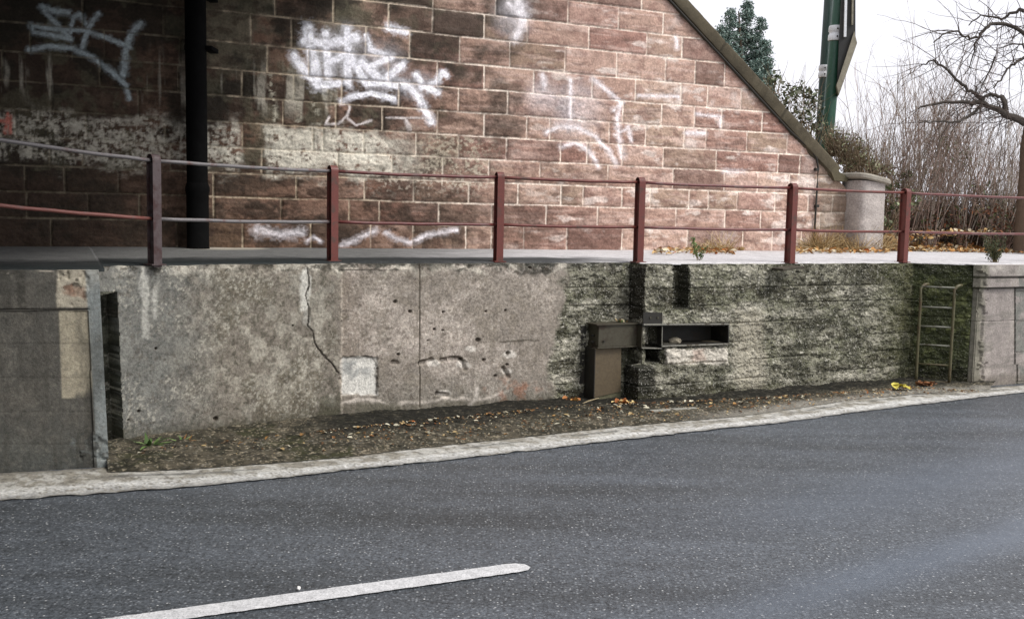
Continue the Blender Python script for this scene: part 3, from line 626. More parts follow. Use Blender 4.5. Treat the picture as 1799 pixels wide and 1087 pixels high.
def sw_attr(U, Z):
    k = np.clip(np.searchsorted(np.array(rowz), Z, 'right')-1, 0, len(rowz)-1)
    dist = np.minimum(np.abs(Z-np.array(rowz)[k]), np.abs(np.array(rowz+[99])[k+1]-Z)); rnd = np.zeros(U.shape); rnd2 = np.zeros(U.shape)
    for r in range(len(rowz)):
        m = k == r
        if not m.any(): continue
        j = np.searchsorted(JU[r], U[m]); a = JU[r][np.maximum(j-1, 0)]; b_ = JU[r][np.minimum(j, len(JU[r])-1)]
        dist[m] = np.minimum(dist[m], np.minimum(np.abs(U[m]-a), np.abs(b_-U[m])))
        rnd[m] = _h(j, j*0+r, 77); rnd2[m] = _h(j, j*0+r, 78)
    return k, dist, rnd, rnd2
_sw = {}
def sw_disp(U, Z, px, py):
    wob = .010*(fbm(U*1.3, Z*1.3, 170, 3)-.5)*2
    k, dist, rnd, r2 = sw_attr(U+.012*(fbm(U*6, Z*6, 171)-.5), Z+wob); _sw['a'] = (k, dist, rnd, r2)
    w = fbm(U*30, Z*30, 172, 3)
    face = ss(.004, .022, dist+.012*(w-.5)); rockf = np.where(k < 7, 1.0, .35)
    rock = rockf*(.034*(fbm(U*8+rnd*50, Z*14+r2*30, 173, 5, .6)-.5)+.012*(fbm(U*28, Z*40, 174, 3)-.5))
    return face*(.014+.012*(rnd-.5)+rock+rockf*.01*ss(0, .08, dist))
def sw_col(U, Z, px, py, d):
    k, dist, rnd, r2 = _sw['a']; r2_ = r2
    n1 = fbm(U*1.1, Z*1.1, 181, 4); n2 = fbm(U*6, Z*9, 182, 5, .6); n3 = fbm(U*26, Z*34, 183, 3, .6); w = fbm(U*10, Z*10, 184, 4)-.5; lay = fbm(U*2+rnd*31, Z*22+rnd*9, 185, 4)
    c = np.ones(U.shape+(3,))*lin(164, 134, 118)
    c = mixc(c, lin(182, 152, 138), ss(.55, 1, rnd)*.75); c = mixc(c, lin(132, 94, 82), ss(.6, 1, r2)*.75)
    c = mixc(c, lin(138, 118, 98), (1-ss(0, .34, r2))*.7); c = mixc(c, lin(186, 158, 140), (1-ss(0, .25, rnd))*.6)
    c = mixc(c, lin(192, 166, 154), ss(.5, .7, lay)*.45); c = mixc(c, lin(118, 86, 76), ss(.52, .66, n2)*.5); c = mixc(c, lin(94, 74, 64), ss(.55, .72, fbm(U*2.4+rnd*9, Z*12+rnd*40, 187, 5, .65))*.55)
    c = mixc(c, lin(212, 196, 186), ss(.58, .72, n1+.25*w+.2*(n2-.5))*ss(1080, 1250, px)*.45)
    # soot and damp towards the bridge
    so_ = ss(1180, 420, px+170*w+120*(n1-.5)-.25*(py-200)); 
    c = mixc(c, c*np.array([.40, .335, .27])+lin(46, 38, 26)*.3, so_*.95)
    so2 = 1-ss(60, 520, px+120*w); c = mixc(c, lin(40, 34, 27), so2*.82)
    # grey-green upper blocks
    c = mixc(c, lin(98, 94, 76), box(px, py, 330, -60, 640, 140, 50, 70*w)*ss(.3, .5, rnd+.3*w)*.8)
    c = mixc(c, lin(46, 42, 34), ss(.58, .8, r2)*box(px, py, 560, -80, 960, 110, 40, 60*w)*.8)
    c = mixc(c, lin(34, 28, 22), box(px, py, 360, 128, 580, 215, 16, 60*w)*.7)
    edge_ = 1-ss(.0, .05, dist); c = mixc(c, lin(170, 158, 138), edge_*box(px, py, 380, -80, 720, 130, 30)*.25)
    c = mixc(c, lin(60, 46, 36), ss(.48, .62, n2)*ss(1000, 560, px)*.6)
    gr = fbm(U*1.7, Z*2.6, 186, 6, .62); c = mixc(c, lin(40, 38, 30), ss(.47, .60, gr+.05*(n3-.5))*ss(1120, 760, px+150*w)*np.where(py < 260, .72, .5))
    c = mixc(c, lin(88, 84, 66), ss(.52, .62, fbm(U*3, Z*3, 188, 5, .65))*ss(960, 560, px+100*w)*(py < 300)*.55)
    c = mixc(c, lin(214, 202, 192), ss(.60, .74, fbm(U*2.6, Z*7, 189, 5, .6))*ss(820, 1050, px)*.55)
    # dark heads on right blocks
    c = mixc(c, lin(92, 66, 56), ss(.80, .9, rnd)*ss(900, 1000, px)*.6)
    # mortar
    mt = 1-ss(.0055, .0145, dist+.011*(n3-.5)); mc = np.ones(U.shape+(3,))*lin(222, 208, 192)
    mc = mixc(mc, lin(186, 166, 134), ss(900, 550, px+100*w)*.8); mc = mixc(mc, lin(66, 62, 48), ss(460, 230, px+100*w)*.75); mc = mixc(mc, lin(84, 76, 58), ss(.45, .6, n2)*ss(700, 300, px)*.7)
    mo = .9*(.35+.65*ss(.36, .54, fbm(U*5, Z*5, 194, 4, .6)+.10*ss(900, 1300, px))); c = c*(1-(mt*mo)[..., None])+mc*(mt*mo)[..., None]
    # lime bloom band
    wq = fbm(U*3, Z*6, 197, 5, .65)-.5; band = ss(rowz[3]-.06, rowz[3]+.12, Z+.45*wq)*(1-ss(rowz[5]-.10, rowz[5]+.07, Z+.40*wq))
    bx = (1-ss(640, 780, px+60*w)); fl = ss(.36, .62, .6*n3+.4*fbm(U*34, Z*9, 192, 4, .6)+.45*(n2-.5)+.12*ss(330, 500, px))
    gap = 1-box(px, py, 420, 180, 468, 330, 8, 30*w)
    c = mixc(c, lin(218, 212, 194), band*bx*gap*fl*(.62+.26*ss(300, 520, px))*(.7+.3*ss(.3, .5, fbm(U*13, Z*13, 198, 3))))
    c = mixc(c, lin(196, 188, 170), band*gap*ss(480, 500, px+20*w)*(1-ss(590, 640, px+60*w))*ss(.3, .6, n2)*.45); c = mixc(c, lin(190, 184, 166), ss(rowz[5], rowz[6], Z)*(1-ss(rowz[6], rowz[8], Z))*ss(.55, .68, fbm(U*9, Z*1.1, 193, 4, .6))*(1-ss(560, 640, px))*.55)
    c = mixc(c, lin(176, 166, 144), band*ss(700, 760, px)*(1-ss(830, 900, px+40*w))*ss(.50, .62, n3)*.6)
    bl = ss(rowz[2], rowz[3], Z+.1*w)*(1-ss(rowz[3], rowz[4], Z))*box(px, py, 620, 280, 860, 400, 30)*ss(.55, .66, n3)*.6; c = mixc(c, lin(190, 178, 160), bl)
    for x, y0, y1 in ((472, 130, 215), (520, 175, 215), (553, 180, 225)): c = mixc(c, lin(176, 170, 150), np.exp(-((px-x-(py-y0)*.15-8*w)/5)**2)*(py > y0)*(py < y1)*ss(.42, .56, n3)*.8)
    # paint marks
    def spray(c, L, ox, col, op, soft=.55, k=2.264, ws=1.0):
        m = np.zeros(px.shape); ov = np.zeros(px.shape)
        for l, wd in L:
            D = stroke(px+3*w, py+3*w, sc(l, ox, 0, k)); R = wd*ws/k*(.8+.4*fbm(px/40, py/40, 195+len(l), 2)); m = np.maximum(m, 1-ss(R*soft, R*1.08, D)); ov = np.maximum(ov, 1-ss(R*.6, R*2.1, D))
        m = np.maximum(m*op*(1-.22*ss(.45, .65, n3)), ov*op*.42*ss(.35, .65, n3+.25*(ov-.5)))
        return mixc(c, col, m*(1-.5*mt)*(1-.25*ss(.55, .65, fbm(U*18, Z*24, 196, 3))))
    c = spray(c, G_LEFT, 0, lin(196, 212, 218), .72, .4, ws=.98); c = spray(c, G_MID, 430, lin(240, 240, 248), 1.0, .45, ws=1.12); c = spray(c, G_THIN, 430, lin(230, 220, 216), .8)
    c = spray(c, G_RIGHT, 860, lin(232, 226, 228), .72, .2, ws=1.15); c = spray(c, G_LOW, 430, lin(232, 226, 230), .8, .2, ws=1.1); c = spray(c, G_RED, 0, lin(206, 110, 92), .85)
    hz_ = np.zeros(px.shape)
    for x, y, rx, ry in ((600, 95, 70, 60), (670, 110, 50, 45), (730, 150, 45, 30), (1010, 190, 60, 60), (955, 170, 40, 40), (900, 30, 40, 45)): hz_ = np.maximum(hz_, 1-ss(.2, 1.2, np.hypot((px-x)/rx, (py-y)/ry)))
    c = mixc(c, lin(224, 220, 226), hz_*.26*(.5+n2))
    g_ = ss(1425, 1445, px); c = mixc(c, lin(100, 92, 74), g_*.5)
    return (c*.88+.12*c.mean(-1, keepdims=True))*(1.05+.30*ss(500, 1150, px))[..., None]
uv0 = math.dist(WA, swp(-7.3))
swl = [WA, WB, (WB[0]-.45, WB[1]+.9)]
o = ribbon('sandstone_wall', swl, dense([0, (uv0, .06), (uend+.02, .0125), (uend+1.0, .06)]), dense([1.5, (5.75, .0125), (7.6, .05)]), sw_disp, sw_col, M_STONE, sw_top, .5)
tag(o, 'large red sandstone block wing wall, soot darkened at left, with lime bloom and white sprayed tags', 'stone wall')
SWO = o
# sloping coping on the wing wall
def swpt(u, z, out=0.0): p = np.array(WA)+wdir*u+wn_*out; return np.array([p[0], p[1], z])
mb = TB()
tdir = np.array([wdir[0], wdir[1], cs]); Ls = np.linalg.norm(tdir); tdir /= Ls
up_ = np.array([wdir[0]*-cs, wdir[1]*-cs, 1.0]); up_ /= np.linalg.norm(up_); nn = np.array([wn_[0], wn_[1], 0])
q0 = onplane(1462, 306, WA, WB); ue = (q0[:2]-np.array(WA))@wdir
us_ = np.arange(ue-6.2, ue, .03); prof = [(-.42, -.02), (.02, -.02), (.035, 0), (.075, .012), (.085, .03), (.085, .185), (.07, .205), (-.42, .235)]
V = []; K = []
for i, u in enumerate(us_):
    b0 = swpt(u, copez(u)-.0)
    jt = 1 if ((u-us_[0]) % 1.25) < .03 else 0
    for (a_, h_) in prof:
        nz = (float(fbm(np.array([u*9]), np.array([h_*20+a_*3]), 190, 3)[0])-.5)
        V.append(b0+nn*(a_+.010*nz-.012*jt)+up_*(h_+.012*nz-.01*jt))
        K.append(lin(84, 77, 62)*(.55+.8*float(fbm(np.array([u*4]), np.array([h_*9+a_*5]), 191, 4)[0]))*(1-.5*jt))
V = np.array(V); n_ = len(prof); F = []
for i in range(len(us_)-1):
    for j in range(n_): F.append((i*n_+j, i*n_+(j+1) % n_, (i+1)*n_+(j+1) % n_, (i+1)*n_+j))
F = np.array(F)[:, ::-1]
me = mesh_np('coping', V, F, np.array(K)); me.set_sharp_from_angle(angle=math.radians(35)); link('coping', me, surf_mat('mossy_coping', None, 10, 60, .35, .5, .008, .9), SWO)
mb = MB()
e0 = swpt(ue-.02, copez(ue)+.02); e1_ = swpt(ue+.26, copez(ue)+.0)
P = [swpt(ue-.10, copez(ue-.10)+.02, .085), swpt(ue-.02, copez(ue)-.045, .085), swpt(ue+.27, copez(ue)-.05, .085), swpt(ue+.27, copez(ue)+.02, .085), swpt(ue+.08, copez(ue)+.10, .085), swpt(ue-.02, copez(ue)+.24, .085)]
mb.prism([p for p in P], -nn*.5); mb.build('coping_foot', surf_mat('mossy_coping_foot', tuple(lin(88, 82, 64)), 10, 60, .35, .5, .008, .9), SWO)

# railway bridge deck over the left of the road (above the frame, shades the left of the picture)
br = empty('railway_bridge', (-9, 4, 5.6), 'dark riveted steel railway bridge deck crossing the road above the soot darkened wall', 'bridge')
ed = np.array([-.02, -1.0]); ed /= np.linalg.norm(ed)
M_GIRD = paint_mat('sooty_girder', lin(60, 62, 60), lin(70, 48, 36), (.5, .65), .7)
ea, eb = np.array([-2.35, 13.4]), np.array([-.75, -10.0]); e_m = (ea+eb)/2; e_l = np.linalg.norm(eb-ea)/2; ev = (eb-ea)/(2*e_l); el = np.array([ev[1], -ev[0]])     # el points left
AX = [(ev[0], ev[1], 0), (el[0], el[1], 0), (0, 0, 1)]
def bpt(off, z, al=0.0): p = e_m+el*off+ev*al; return (p[0], p[1], z)
q = MB((-9, 4, 5.6)); q.box(bpt(10.5, 5.95), e_l, 10.6, .16, AX, .02); q.build('deck', M_GIRD, br)
for off in (0, 3.2, 6.4, 9.6):
    q = MB((-9, 4, 5.6)); q.box(bpt(off, 5.65), e_l, .015, .50, AX); q.box(bpt(off, 5.14), e_l, .17, .02, AX); q.box(bpt(off, 6.17), e_l, .17, .02, AX)
    for k in range(15): q.box(bpt(off, 5.65, -e_l+.8+k*1.55), .012, .15, .48, AX)
    q.build('girder', M_GIRD, br)
# unseen abutment added behind and left of the camera to block sky light
M_ABUT = surf_mat('shade_abutment_stone', tuple(lin(70, 58, 50)), 5, 30, .4, .6, .01, .9)
q = MB((-9, -5.5, 0)); q.box((-10.5, -6.8, 2.85), 9.5, .6, 2.95, [(.9, .43, 0), (-.43, .9, 0), (0, 0, 1)], .03)
tag(q.build('shade_abutment', M_ABUT), 'unseen soot dark stone abutment added behind the camera to shade the left of the road', 'stone wall')

# ------------------------------------------------------------------ embankment / ground behind
def bank_h(X, Y):
    rel = np.stack([X-WA[0], Y-WA[1]], -1); u = rel@wdir; w_ = -(rel@wn_)
    inner = np.clip(copez(u)+.02, 1.70, 6.8)
    slope_ = ss(.5, 3.0, w_)*.15
    h = np.where(u < uend+.5, inner, 1.70)+slope_*0
    h = np.maximum(h, 1.70+np.clip(w_-.1, 0, 2.6)*.12+np.clip(w_-2.7, 0, 60)*.03)
    return h+.05*(fbm(X*1.3, Y*1.3, 201, 4)-.5)*ss(.2, 1.2, w_)
us2 = np.concatenate([np.arange(0, uend-4, .8), np.arange(uend-4, uend+14, .09), [uend+20, uend+40, uend+200, uend+900]]); ws2 = np.concatenate([[0.14], np.arange(.2, 9, .09), [12, 20, 40, 120, 600]])
Ug, Wg = np.meshgrid(us2, ws2); PX = WA[0]+wdir[0]*Ug-wn_[0]*Wg; PY = WA[1]+wdir[1]*Ug-wn_[1]*Wg; Zb = bank_h(PX, PY)
Zb = np.where(Ug < uend+.25, np.where(Wg < .6, np.minimum(Zb, sw_top(Ug)-.06), Zb), Zb)
n = fbm(PX*2, PY*2, 203, 5, .6); n2 = fbm(PX*12, PY*12, 204, 4)
c = np.ones(PX.shape+(3,))*lin(96, 80, 60); c = mixc(c, lin(168, 142, 108), ss(.45, .6, n2)*.7); c = mixc(c, lin(72, 70, 44), ss(.5, .65, n)*.6)
tag(link('bank', mesh_np('bank', np.stack([PX, PY, Zb], -1).reshape(-1, 3), gridfaces(*PX.shape), c), M_SOIL), kind='structure')

# ================================================================== THINGS
# guard railing
posts_px = [(272, 450, 9.08), (584, 455, 10.50), (875, 457, 11.20), (1121, 457.5, 11.82), (1387, 459.5, 12.62), (1585, 460, 13.62)]
PB = []
for x, y, Yd in posts_px:
    a = (x-899.5)/FPX; PB.append(np.array([at(x, y, Yd)[0], Yd, TOPZ+.01]))
extL = np.array([-4.50, 7.66, TOPZ+.15]); extR = PB[-1]+np.array([2.42, 1.16, 0]); extR2 = extR+np.array([1.85, .93, 0])
allp = [extL]+PB+[extR, extR2]
rail = empty('guard_railing', PB[2], 'red oxide painted steel guard railing with round topped posts on the wall top', 'railing')
def post(P, d, h, mat):
    q = MB(PB[2]); d = np.array([d[0], d[1], 0]); d = d/np.linalg.norm(d); nrm_ = np.array([d[1], -d[0], 0])
    wd, th, rim = .058, .040, .008        # half depth across, half thickness along, rim
    def prof_(r_, z0, ht):
        P_ = [(-r_, z0)]+[(r_*math.cos(t_), ht-wd+r_*math.sin(t_)) for t_ in np.linspace(math.pi, 0, 13)]+[(r_, z0)]
        return P_
    outer = prof_(wd, -.02, h); inner = prof_(wd-rim, .0, h)
    n = len(outer); V = []
    for L_, s_ in ((outer, -th), (inner, -th), (inner, -th+.022), (outer, th)):
        for a_, z_ in L_: V.append(P+nrm_*a_+d*s_+np.array([0, 0, z_]))
    F = []
    for i in range(n-1):
        F += [(i, i+1, n+i+1, n+i), (n+i, n+i+1, 2*n+i+1, 2*n+i), (3*n+i, 3*n+i+1, i+1, i)]
    F += [tuple(2*n+i for i in range(n)), tuple(3*n+i for i in range(n-1, -1, -1))]
    q.add(V, F)
    q.box(P+np.array([0, 0, .004]), .07, .08, .006, [d, nrm_, (0, 0, 1)])
    return q.build('post', mat, rail)
for i, P in enumerate(allp):
    d = allp[min(i+1, len(allp)-1)]-allp[max(i-1, 0)]
    o = post(P, d, 1.0, M_DARKRED if i <= 1 else M_RED)
    if i == 1: o['label'] = 'dark grey weathered post'
rj = random.Random(3)
for hh, nm in ((.94, 'top_rail'), (.415, 'lower_rail')):
    for i in range(len(allp)-1):
        a, b_ = allp[i].copy(), allp[i+1].copy(); a[2] += hh; b_[2] += hh
        pts = [a+(b_-a)*t_+np.array([0, 0, -.010*math.sin(math.pi*t_)+.003*rj.uniform(-1, 1)]) for t_ in np.linspace(0, 1, 9)]
        q = MB(PB[2]); q.tube(pts, .0175, 8); mt_ = M_RAILG if i <= 1 else M_RAIL
        if i == 0 and nm == 'lower_rail': mt_ = M_REDW
        if i >= 2: mt_ = M_RED if i % 2 else M_RAIL
        q.build(nm, mt_, rail, True)
# black downpipe
bp0 = at(348, 434, 12.02); bp0[2] = TOPZ+.05
dp = empty('downpipe', bp0, 'thick black cast iron pipe rising in front of the dark sandstone wall', 'drain pipe')
lean = at(343, 0, 12.02)-at(348, 434, 12.02); lean = lean/lean[2]; lean[1] = 0
q = MB(bp0); q.tube([bp0+lean*z for z in np.linspace(.75, 5.4, 12)], .122, 24); q.build('pipe', M_BLACK, dp, True, 40)
q = MB(bp0); zz = [0, .02, .03, .66, .70, .74, .80]; rr = [.135, .135, .130, .130, .142, .142, .124]; q.tube([bp0+lean*z for z in zz], rr, 24); q.build('socket', M_BLACK, dp, True, 40)
for z in (2.35, 2.95):
    q = MB(bp0); q.tube([bp0+lean*z, bp0+lean*(z+.06)], .13, 24); c_ = bp0+lean*(z+.03); q.box(c_+np.array([.15, .10, 0]), .05, .14, .025, None, .004); q.build('bracket', M_BLACK, dp, True, 40)
# thin conduit under the coping and down the wall
pts = [onplane(x, y, WA, WB)+nn*.06 for x, y in [(1100, -76), (1180, 10), (1250, 86), (1320, 162), (1385, 232), (1405, 250), (1420, 263), (1430, 278), (1433, 295), (1431, 330), (1428, 380), (1425, 441)]]
q = MB(pts[-1]); q.tube(pts, .016, 8); cdt = empty('conduit', pts[-1], 'thin black conduit pipe running under the sloping coping then down the sandstone wall', 'pipe')
q.build('pipe', M_STEELD, cdt, True)
for y in (298, 362, 405):
    q = MB(pts[-1]); P = onplane(1430, y, WA, WB); q.box(P+nn*.045, .035, .045, .022, [(wdir[0], wdir[1], 0), nn, (0, 0, 1)], .004); q.build('clip', M_STEELD, cdt)

# concrete pier with cap at the wall's end
pc = at(1511, 441, 16.75); pc[2] = 1.70
pr = empty('concrete_pillar', pc, 'pale grey rounded concrete pillar with overhanging cap slab at end of sandstone wall', 'pillar')
def superel(r, z, n=40, e=4.2, tilt=0):
    o_ = []
    for k in range(n):
        t_ = k/n*2*math.pi; cx_, sx_ = math.cos(t_), math.sin(t_)
        x_ = r*np.sign(cx_)*abs(cx_)**(2/e); y_ = r*np.sign(sx_)*abs(sx_)**(2/e)
        p = pc+np.array([wdir[0]*x_+wn_[0]*y_, wdir[1]*x_+wn_[1]*y_, z-tilt*x_]); o_.append(p)
    return o_
def loft(q, rings):
    n = len(rings[0]); V = [p for r_ in rings for p in r_]; F = [(i*n+j, i*n+(j+1) % n, (i+1)*n+(j+1) % n, (i+1)*n+j) for i in range(len(rings)-1) for j in range(n)]
    F += [tuple(range(n))[::-1], tuple((len(rings)-1)*n+j for j in range(n))]; q.add(V, F)
M_PIL = surf_mat('pale_render', tuple(lin(168, 160, 154)), 4, 38, .5, .5, .008, .9)
q = MB(pc); loft(q, [superel(.295, -.1), superel(.292, .4), superel(.288, .8), superel(.285, 1.15, tilt=.1)]); q.build('shaft', M_PIL, pr, True, 40)
q = MB(pc); loft(q, [superel(.30, 1.16, tilt=.16), superel(.355, 1.175, tilt=.16), superel(.36, 1.22, tilt=.16), superel(.34, 1.25, tilt=.16)]); q.build('cap', surf_mat('cap_stone', tuple(lin(150, 144, 132)), 8, 60, .35, .6, .01, .9), pr, True, 40)

# ladder against the return face
lf = np.array([F1[0]-E1[0], F1[1]-E1[1]]); lf /= np.linalg.norm(lf); ln = np.array([lf[1], -lf[0]])
E_, F_ = np.array(E1), np.array(F1)
Pa = onplane(1609, 670, E_+ln*.13, F_+ln*.13); Pb = onplane(1667, 680, E_+ln*.13, F_+ln*.13)
La = np.array([Pa[0], Pa[1], .03]); Lb = np.array([Pb[0], Pb[1], .03])
ldd = empty('wall_ladder', (La+Lb)/2, 'narrow rusty steel ladder standing in the mossy wall corner', 'ladder')
ztop = onplane(1645, 503, E_+ln*.13, F_+ln*.13)[2]
for P in (La, Lb):
    q = MB((La+Lb)/2); n3_ = np.array([ln[0], ln[1], 0]); l3 = np.array([lf[0], lf[1], 0])
    z_ = list(np.linspace(0, ztop-.06, 10)); pts = [P+np.array([0, 0, z]) for z in z_]
    sx = .05
    for t_ in np.linspace(0, math.pi/2, 6)[1:]: pts.append(P+np.array([0, 0, ztop-.09+.08*math.sin(t_)])+(-n3_*.6+l3*.8)*(.08*(1-math.cos(t_))))
    pts.append(pts[-1]+(-n3_*.9+l3*.5)*.06)
    V, F = tube_np(np.array(pts), .5, 4)
    q.tube(pts, .021, 8); q.build('rail', M_LADDER, ldd, True)
for py_ in (504, 539.5, 573.5, 606, 640, 671):
    zz_ = onplane(1640, py_, E_+ln*.13, F_+ln*.13)[2]
    q = MB((La+Lb)/2); a = La.copy(); b_ = Lb.copy(); a[2] = b_[2] = max(zz_, .06); q.tube([a, (a+b_)/2, b_], .0115, 8); q.build('rung', M_RUNG if py_ < 630 else M_LADDER, ldd, True)

# steel stop-beam bracket: beam stub, upright plate
wd_ = np.array([C1[0]-B1[0], C1[1]-B1[1]]); wd_ /= np.linalg.norm(wd_); wno = np.array([wd_[1], -wd_[0]]); W3 = np.array([wd_[0], wd_[1], 0]); N3 = np.array([wno[0], wno[1], 0]); Z3 = np.array([0, 0, 1.0])
fa_, fb_ = np.array(B1)+wno*.22, np.array(C1)+wno*.22
def fr(px, py): return onplane(px, py, fa_, fb_)
b0 = fr(1052, 571); b1 = fr(1128, 571); b2 = fr(1052, 610)
so_b = empty('steel_beam_bracket', fr(1070, 700), 'dark brown steel beam stub on an upright steel plate fixed to the concrete wall', 'steel bracket')
org = np.array(so_b.location)
Lx = np.linalg.norm((b1-b0)[:2]); hz2 = (b0[2]-b2[2])/2
q = MB(org); cen = b0+W3*(Lx/2+.02)-N3*.12-Z3*hz2; q.box(cen, Lx/2+.02, .12, hz2, [W3, N3, Z3], .006); q.build('beam', M_STEEL, so_b)
q = MB(org); q.box(b0-N3*.10-Z3*(-.004)+W3*(Lx/2), Lx/2+.04, .125, .007, [W3, N3, Z3], .002)
q.box(b2-N3*.10-Z3*.006+W3*(Lx/2), Lx/2+.03, .125, .007, [W3, N3, Z3], .002); q.build('flange', M_STEEL, so_b)
for dx_, dz_, nm in ((.05, -.19, 'bolt'), (-.012, -.13, 'bolt'), (-.012, -.205, 'bolt')):
    q = MB(org); P = b0+W3*(dx_+.02)+Z3*dz_*(1 if nm else 1)
    if dx_ > 0: q.tube([P-N3*.005, P+N3*.018], .014, 6)
    else: q.tube([P-N3*.10-W3*.012, P-N3*.10-W3*.045], .016, 6)
    q.build(nm, M_STEELD, so_b)
pl0 = fr(1046, 612); pl1 = fr(1094, 612); pl2 = fr(1046, 703); pw = np.linalg.norm((pl1-pl0)[:2]); ph = pl0[2]-pl2[2]
q = MB(org); q.prism([pl0-N3*.03, pl1-N3*.03, fr(1093, 688)-N3*.03, fr(1046, 699)-N3*.03][::-1], -N3*.012); q.build('plate', M_PLATE, so_b)
q = MB(org); q.box(pl0-N3*.115+W3*.0-Z3*(ph/2), .006, .115, ph/2, [W3, N3, Z3], .002); q.box(pl0-N3*.0+W3*.03-Z3*(ph/2)*1.0+N3*-.01, .0, .0, .0); q.box(pl0-N3*.225-W3*.03-Z3*(ph/2)+Z3*.12, .035, .006, ph/2+.12, [W3, N3, Z3], .002); q.build('side_plate', M_STEELD, so_b)
q = MB(org); q.prism([fr(1046, 698)-N3*.04, fr(1094, 686)-N3*.04, fr(1094, 712)-N3*.04, fr(1046, 716)-N3*.04][::-1], -N3*.2); q.build('footing', surf_mat('mortar_footing', tuple(lin(96, 94, 74)), 12, 60, .4, .8, .01, .95), so_b)

# recessed steel channel with angle bracket
rd = np.array([D1[0]-C2[0], D1[1]-C2[1]]); rd /= np.linalg.norm(rd); rn = np.array([rd[1], -rd[0]]); R3 = np.array([rd[0], rd[1], 0]); RN = np.array([rn[0], rn[1], 0])
def cr(px, py, o_=.012): return onplane(px, py, np.array(C2)+rn*o_, np.array(D1)+rn*o_)
sc_ = empty('steel_channel', cr(1205, 607), 'open steel channel set into the rough concrete with a bolted angle bracket at left', 'steel channel')
org = np.array(sc_.location)
def plate(name, a, b, depth, th, mat, o_=.012):        # plate running from pixel a to b on the face, going back by depth
    A_, B_ = cr(*a, o_), cr(*b, o_); t3 = B_-A_; ln_ = np.linalg.norm(t3); t3 /= ln_; s3 = np.cross(RN, t3)
    q_ = MB(org); q_.box((A_+B_)/2-RN*depth/2, ln_/2, depth/2, th/2, [t3, RN, s3], .0015); return q_.build(name, mat, sc_)
plate('flange', (1129, 571), (1281, 570), .37, .022, M_STEELD, .055); plate('flange', (1126, 611), (1165, 612), .33, .014, M_STEELD, .03); plate('flange', (1162, 608), (1281, 604), .37, .022, M_STEELD, .055)
plate('flange_edge', (1131, 570), (1281, 569), .006, .018, M_EDGE, .060); plate('flange_edge', (1163, 608), (1281, 604), .006, .018, M_EDGE, .060); plate('flange_edge', (1128, 611), (1163, 612), .006, .014, M_EDGE, .036)
plate('end_plate', (1280, 571), (1280, 604), .36, .014, M_STEELD, .05); plate('end_plate', (1129, 571), (1127, 611), .26, .012, M_STEEL, .03)
plate('divider', (1164, 549), (1163, 611), .10, .012, M_STEELD, .03); plate('divider_edge', (1164, 549), (1163, 611), .006, .010, M_EDGE, .036)
q = MB(org); q.prism([cr(1129, 548, .016), cr(1162, 549, .016), cr(1162, 569, .016), cr(1129, 569, .016)][::-1], RN*.014); q.build('angle_plate', M_STEELD, sc_)
for x in (1142, 1155):
    q = MB(org); P = cr(x, 558, .028); q.tube([P, P+RN*.014], .012, 6); q.build('bolt', M_STEEL, sc_)
q = MB(org); q.prism([cr(1160, 572, -.30), cr(1282, 572, -.30), cr(1282, 606, -.30), cr(1160, 606, -.30)][::-1], -RN*.012); q.build('web', M_STEELD, sc_)
# floor of dirt in the channel
def lump(name, c, r, mat, seed=1, sq=(1, 1, .6), label=None, cat=None, parent=None):
    import bmesh
    bm = bmesh.new(); bmesh.ops.create_icosphere(bm, subdivisions=3, radius=1)
    for v in bm.verts:
        p = v.co; k = 1+.5*(float(fbm(np.array([p.x*1.7+seed]), np.array([p.y*1.7+p.z*1.3+seed]), seed, 3)[0])-.5)*1.4
        v.co = Vector((p.x*r*sq[0]*k, p.y*r*sq[1]*k, p.z*r*sq[2]*k))
    me = bpy.data.meshes.new(name); bm.to_mesh(me); bm.free(); o_ = link(name, me, mat, parent); o_.location = c
    if label: tag(o_, label, cat)
    return o_
M_RUBBLE = surf_mat('rubble', tuple(lin(150, 142, 124)), 14, 70, .4, .8, .01, .95)
lump('stone', cr(1186, 599, -.10), .052, M_RUBBLE, 4, (1.5, 1, .8), 'pale rough lump of stone lying inside the steel channel', 'stone')
lump('debris_heap', cr(1246, 603, -.16), .10, surf_mat('channel_dirt', tuple(lin(96, 88, 70)), 14, 70, .4, .8, .01, .95), 9, (1.9, 1.1, .38), 'low heap of brown dirt at the right of the steel channel', 'debris')
# loose slate on the wall top, plank and stick at the foot
q = MB(); P = at(1384, 471, 12.26); q.o = P.copy(); q.box(P, .155, .12, .014, [(.93, .35, .1), (-.35, .93, 0), (-.1, -.03, 1)], .004)
tag(q.build('metal_plate', M_STEEL), 'small rusty flat plate jutting from the wall top below a railing post', 'metal plate')
def fit(px, py, z): return ground(px, py, z)
P0, P1 = fit(1143, 722, .05), fit(1222, 717, .05)
q = MB(P0); t3 = P1-P0; l_ = np.linalg.norm(t3); t3 /= l_; q.box((P0+P1)/2, l_/2, .035, .010, [t3, np.cross((0, 0, 1), t3), (0, 0, 1)], .003)
tag(q.build('plank', surf_mat('weathered_wood', tuple(lin(150, 148, 138)), 20, 90, .35, .5, .004, .9)), 'thin pale weathered plank lying in the leaves below the steel channel', 'plank')
P0, P1 = fit(1016, 712, .06), fit(1052, 699, .09); q = MB(P0); q.tube([P0, (P0+P1)/2+np.array([0, 0, .01]), P1], [.006, .008, .006], 6)
tag(q.build('stick', surf_mat('dry_stick', tuple(lin(150, 136, 108)), 20, 90, .3)), 'short pale stick leaning at the foot of the upright steel plate', 'stick')
o = lump('pebble', ground(525, 1035)+np.array([0, 0, .008]), .014, surf_mat('white_pebble', tuple(lin(232, 230, 226)), 20, 90, .1), 3, (.8, 1.0, .9), 'small white pebble on the asphalt just above the centre line', 'pebble')

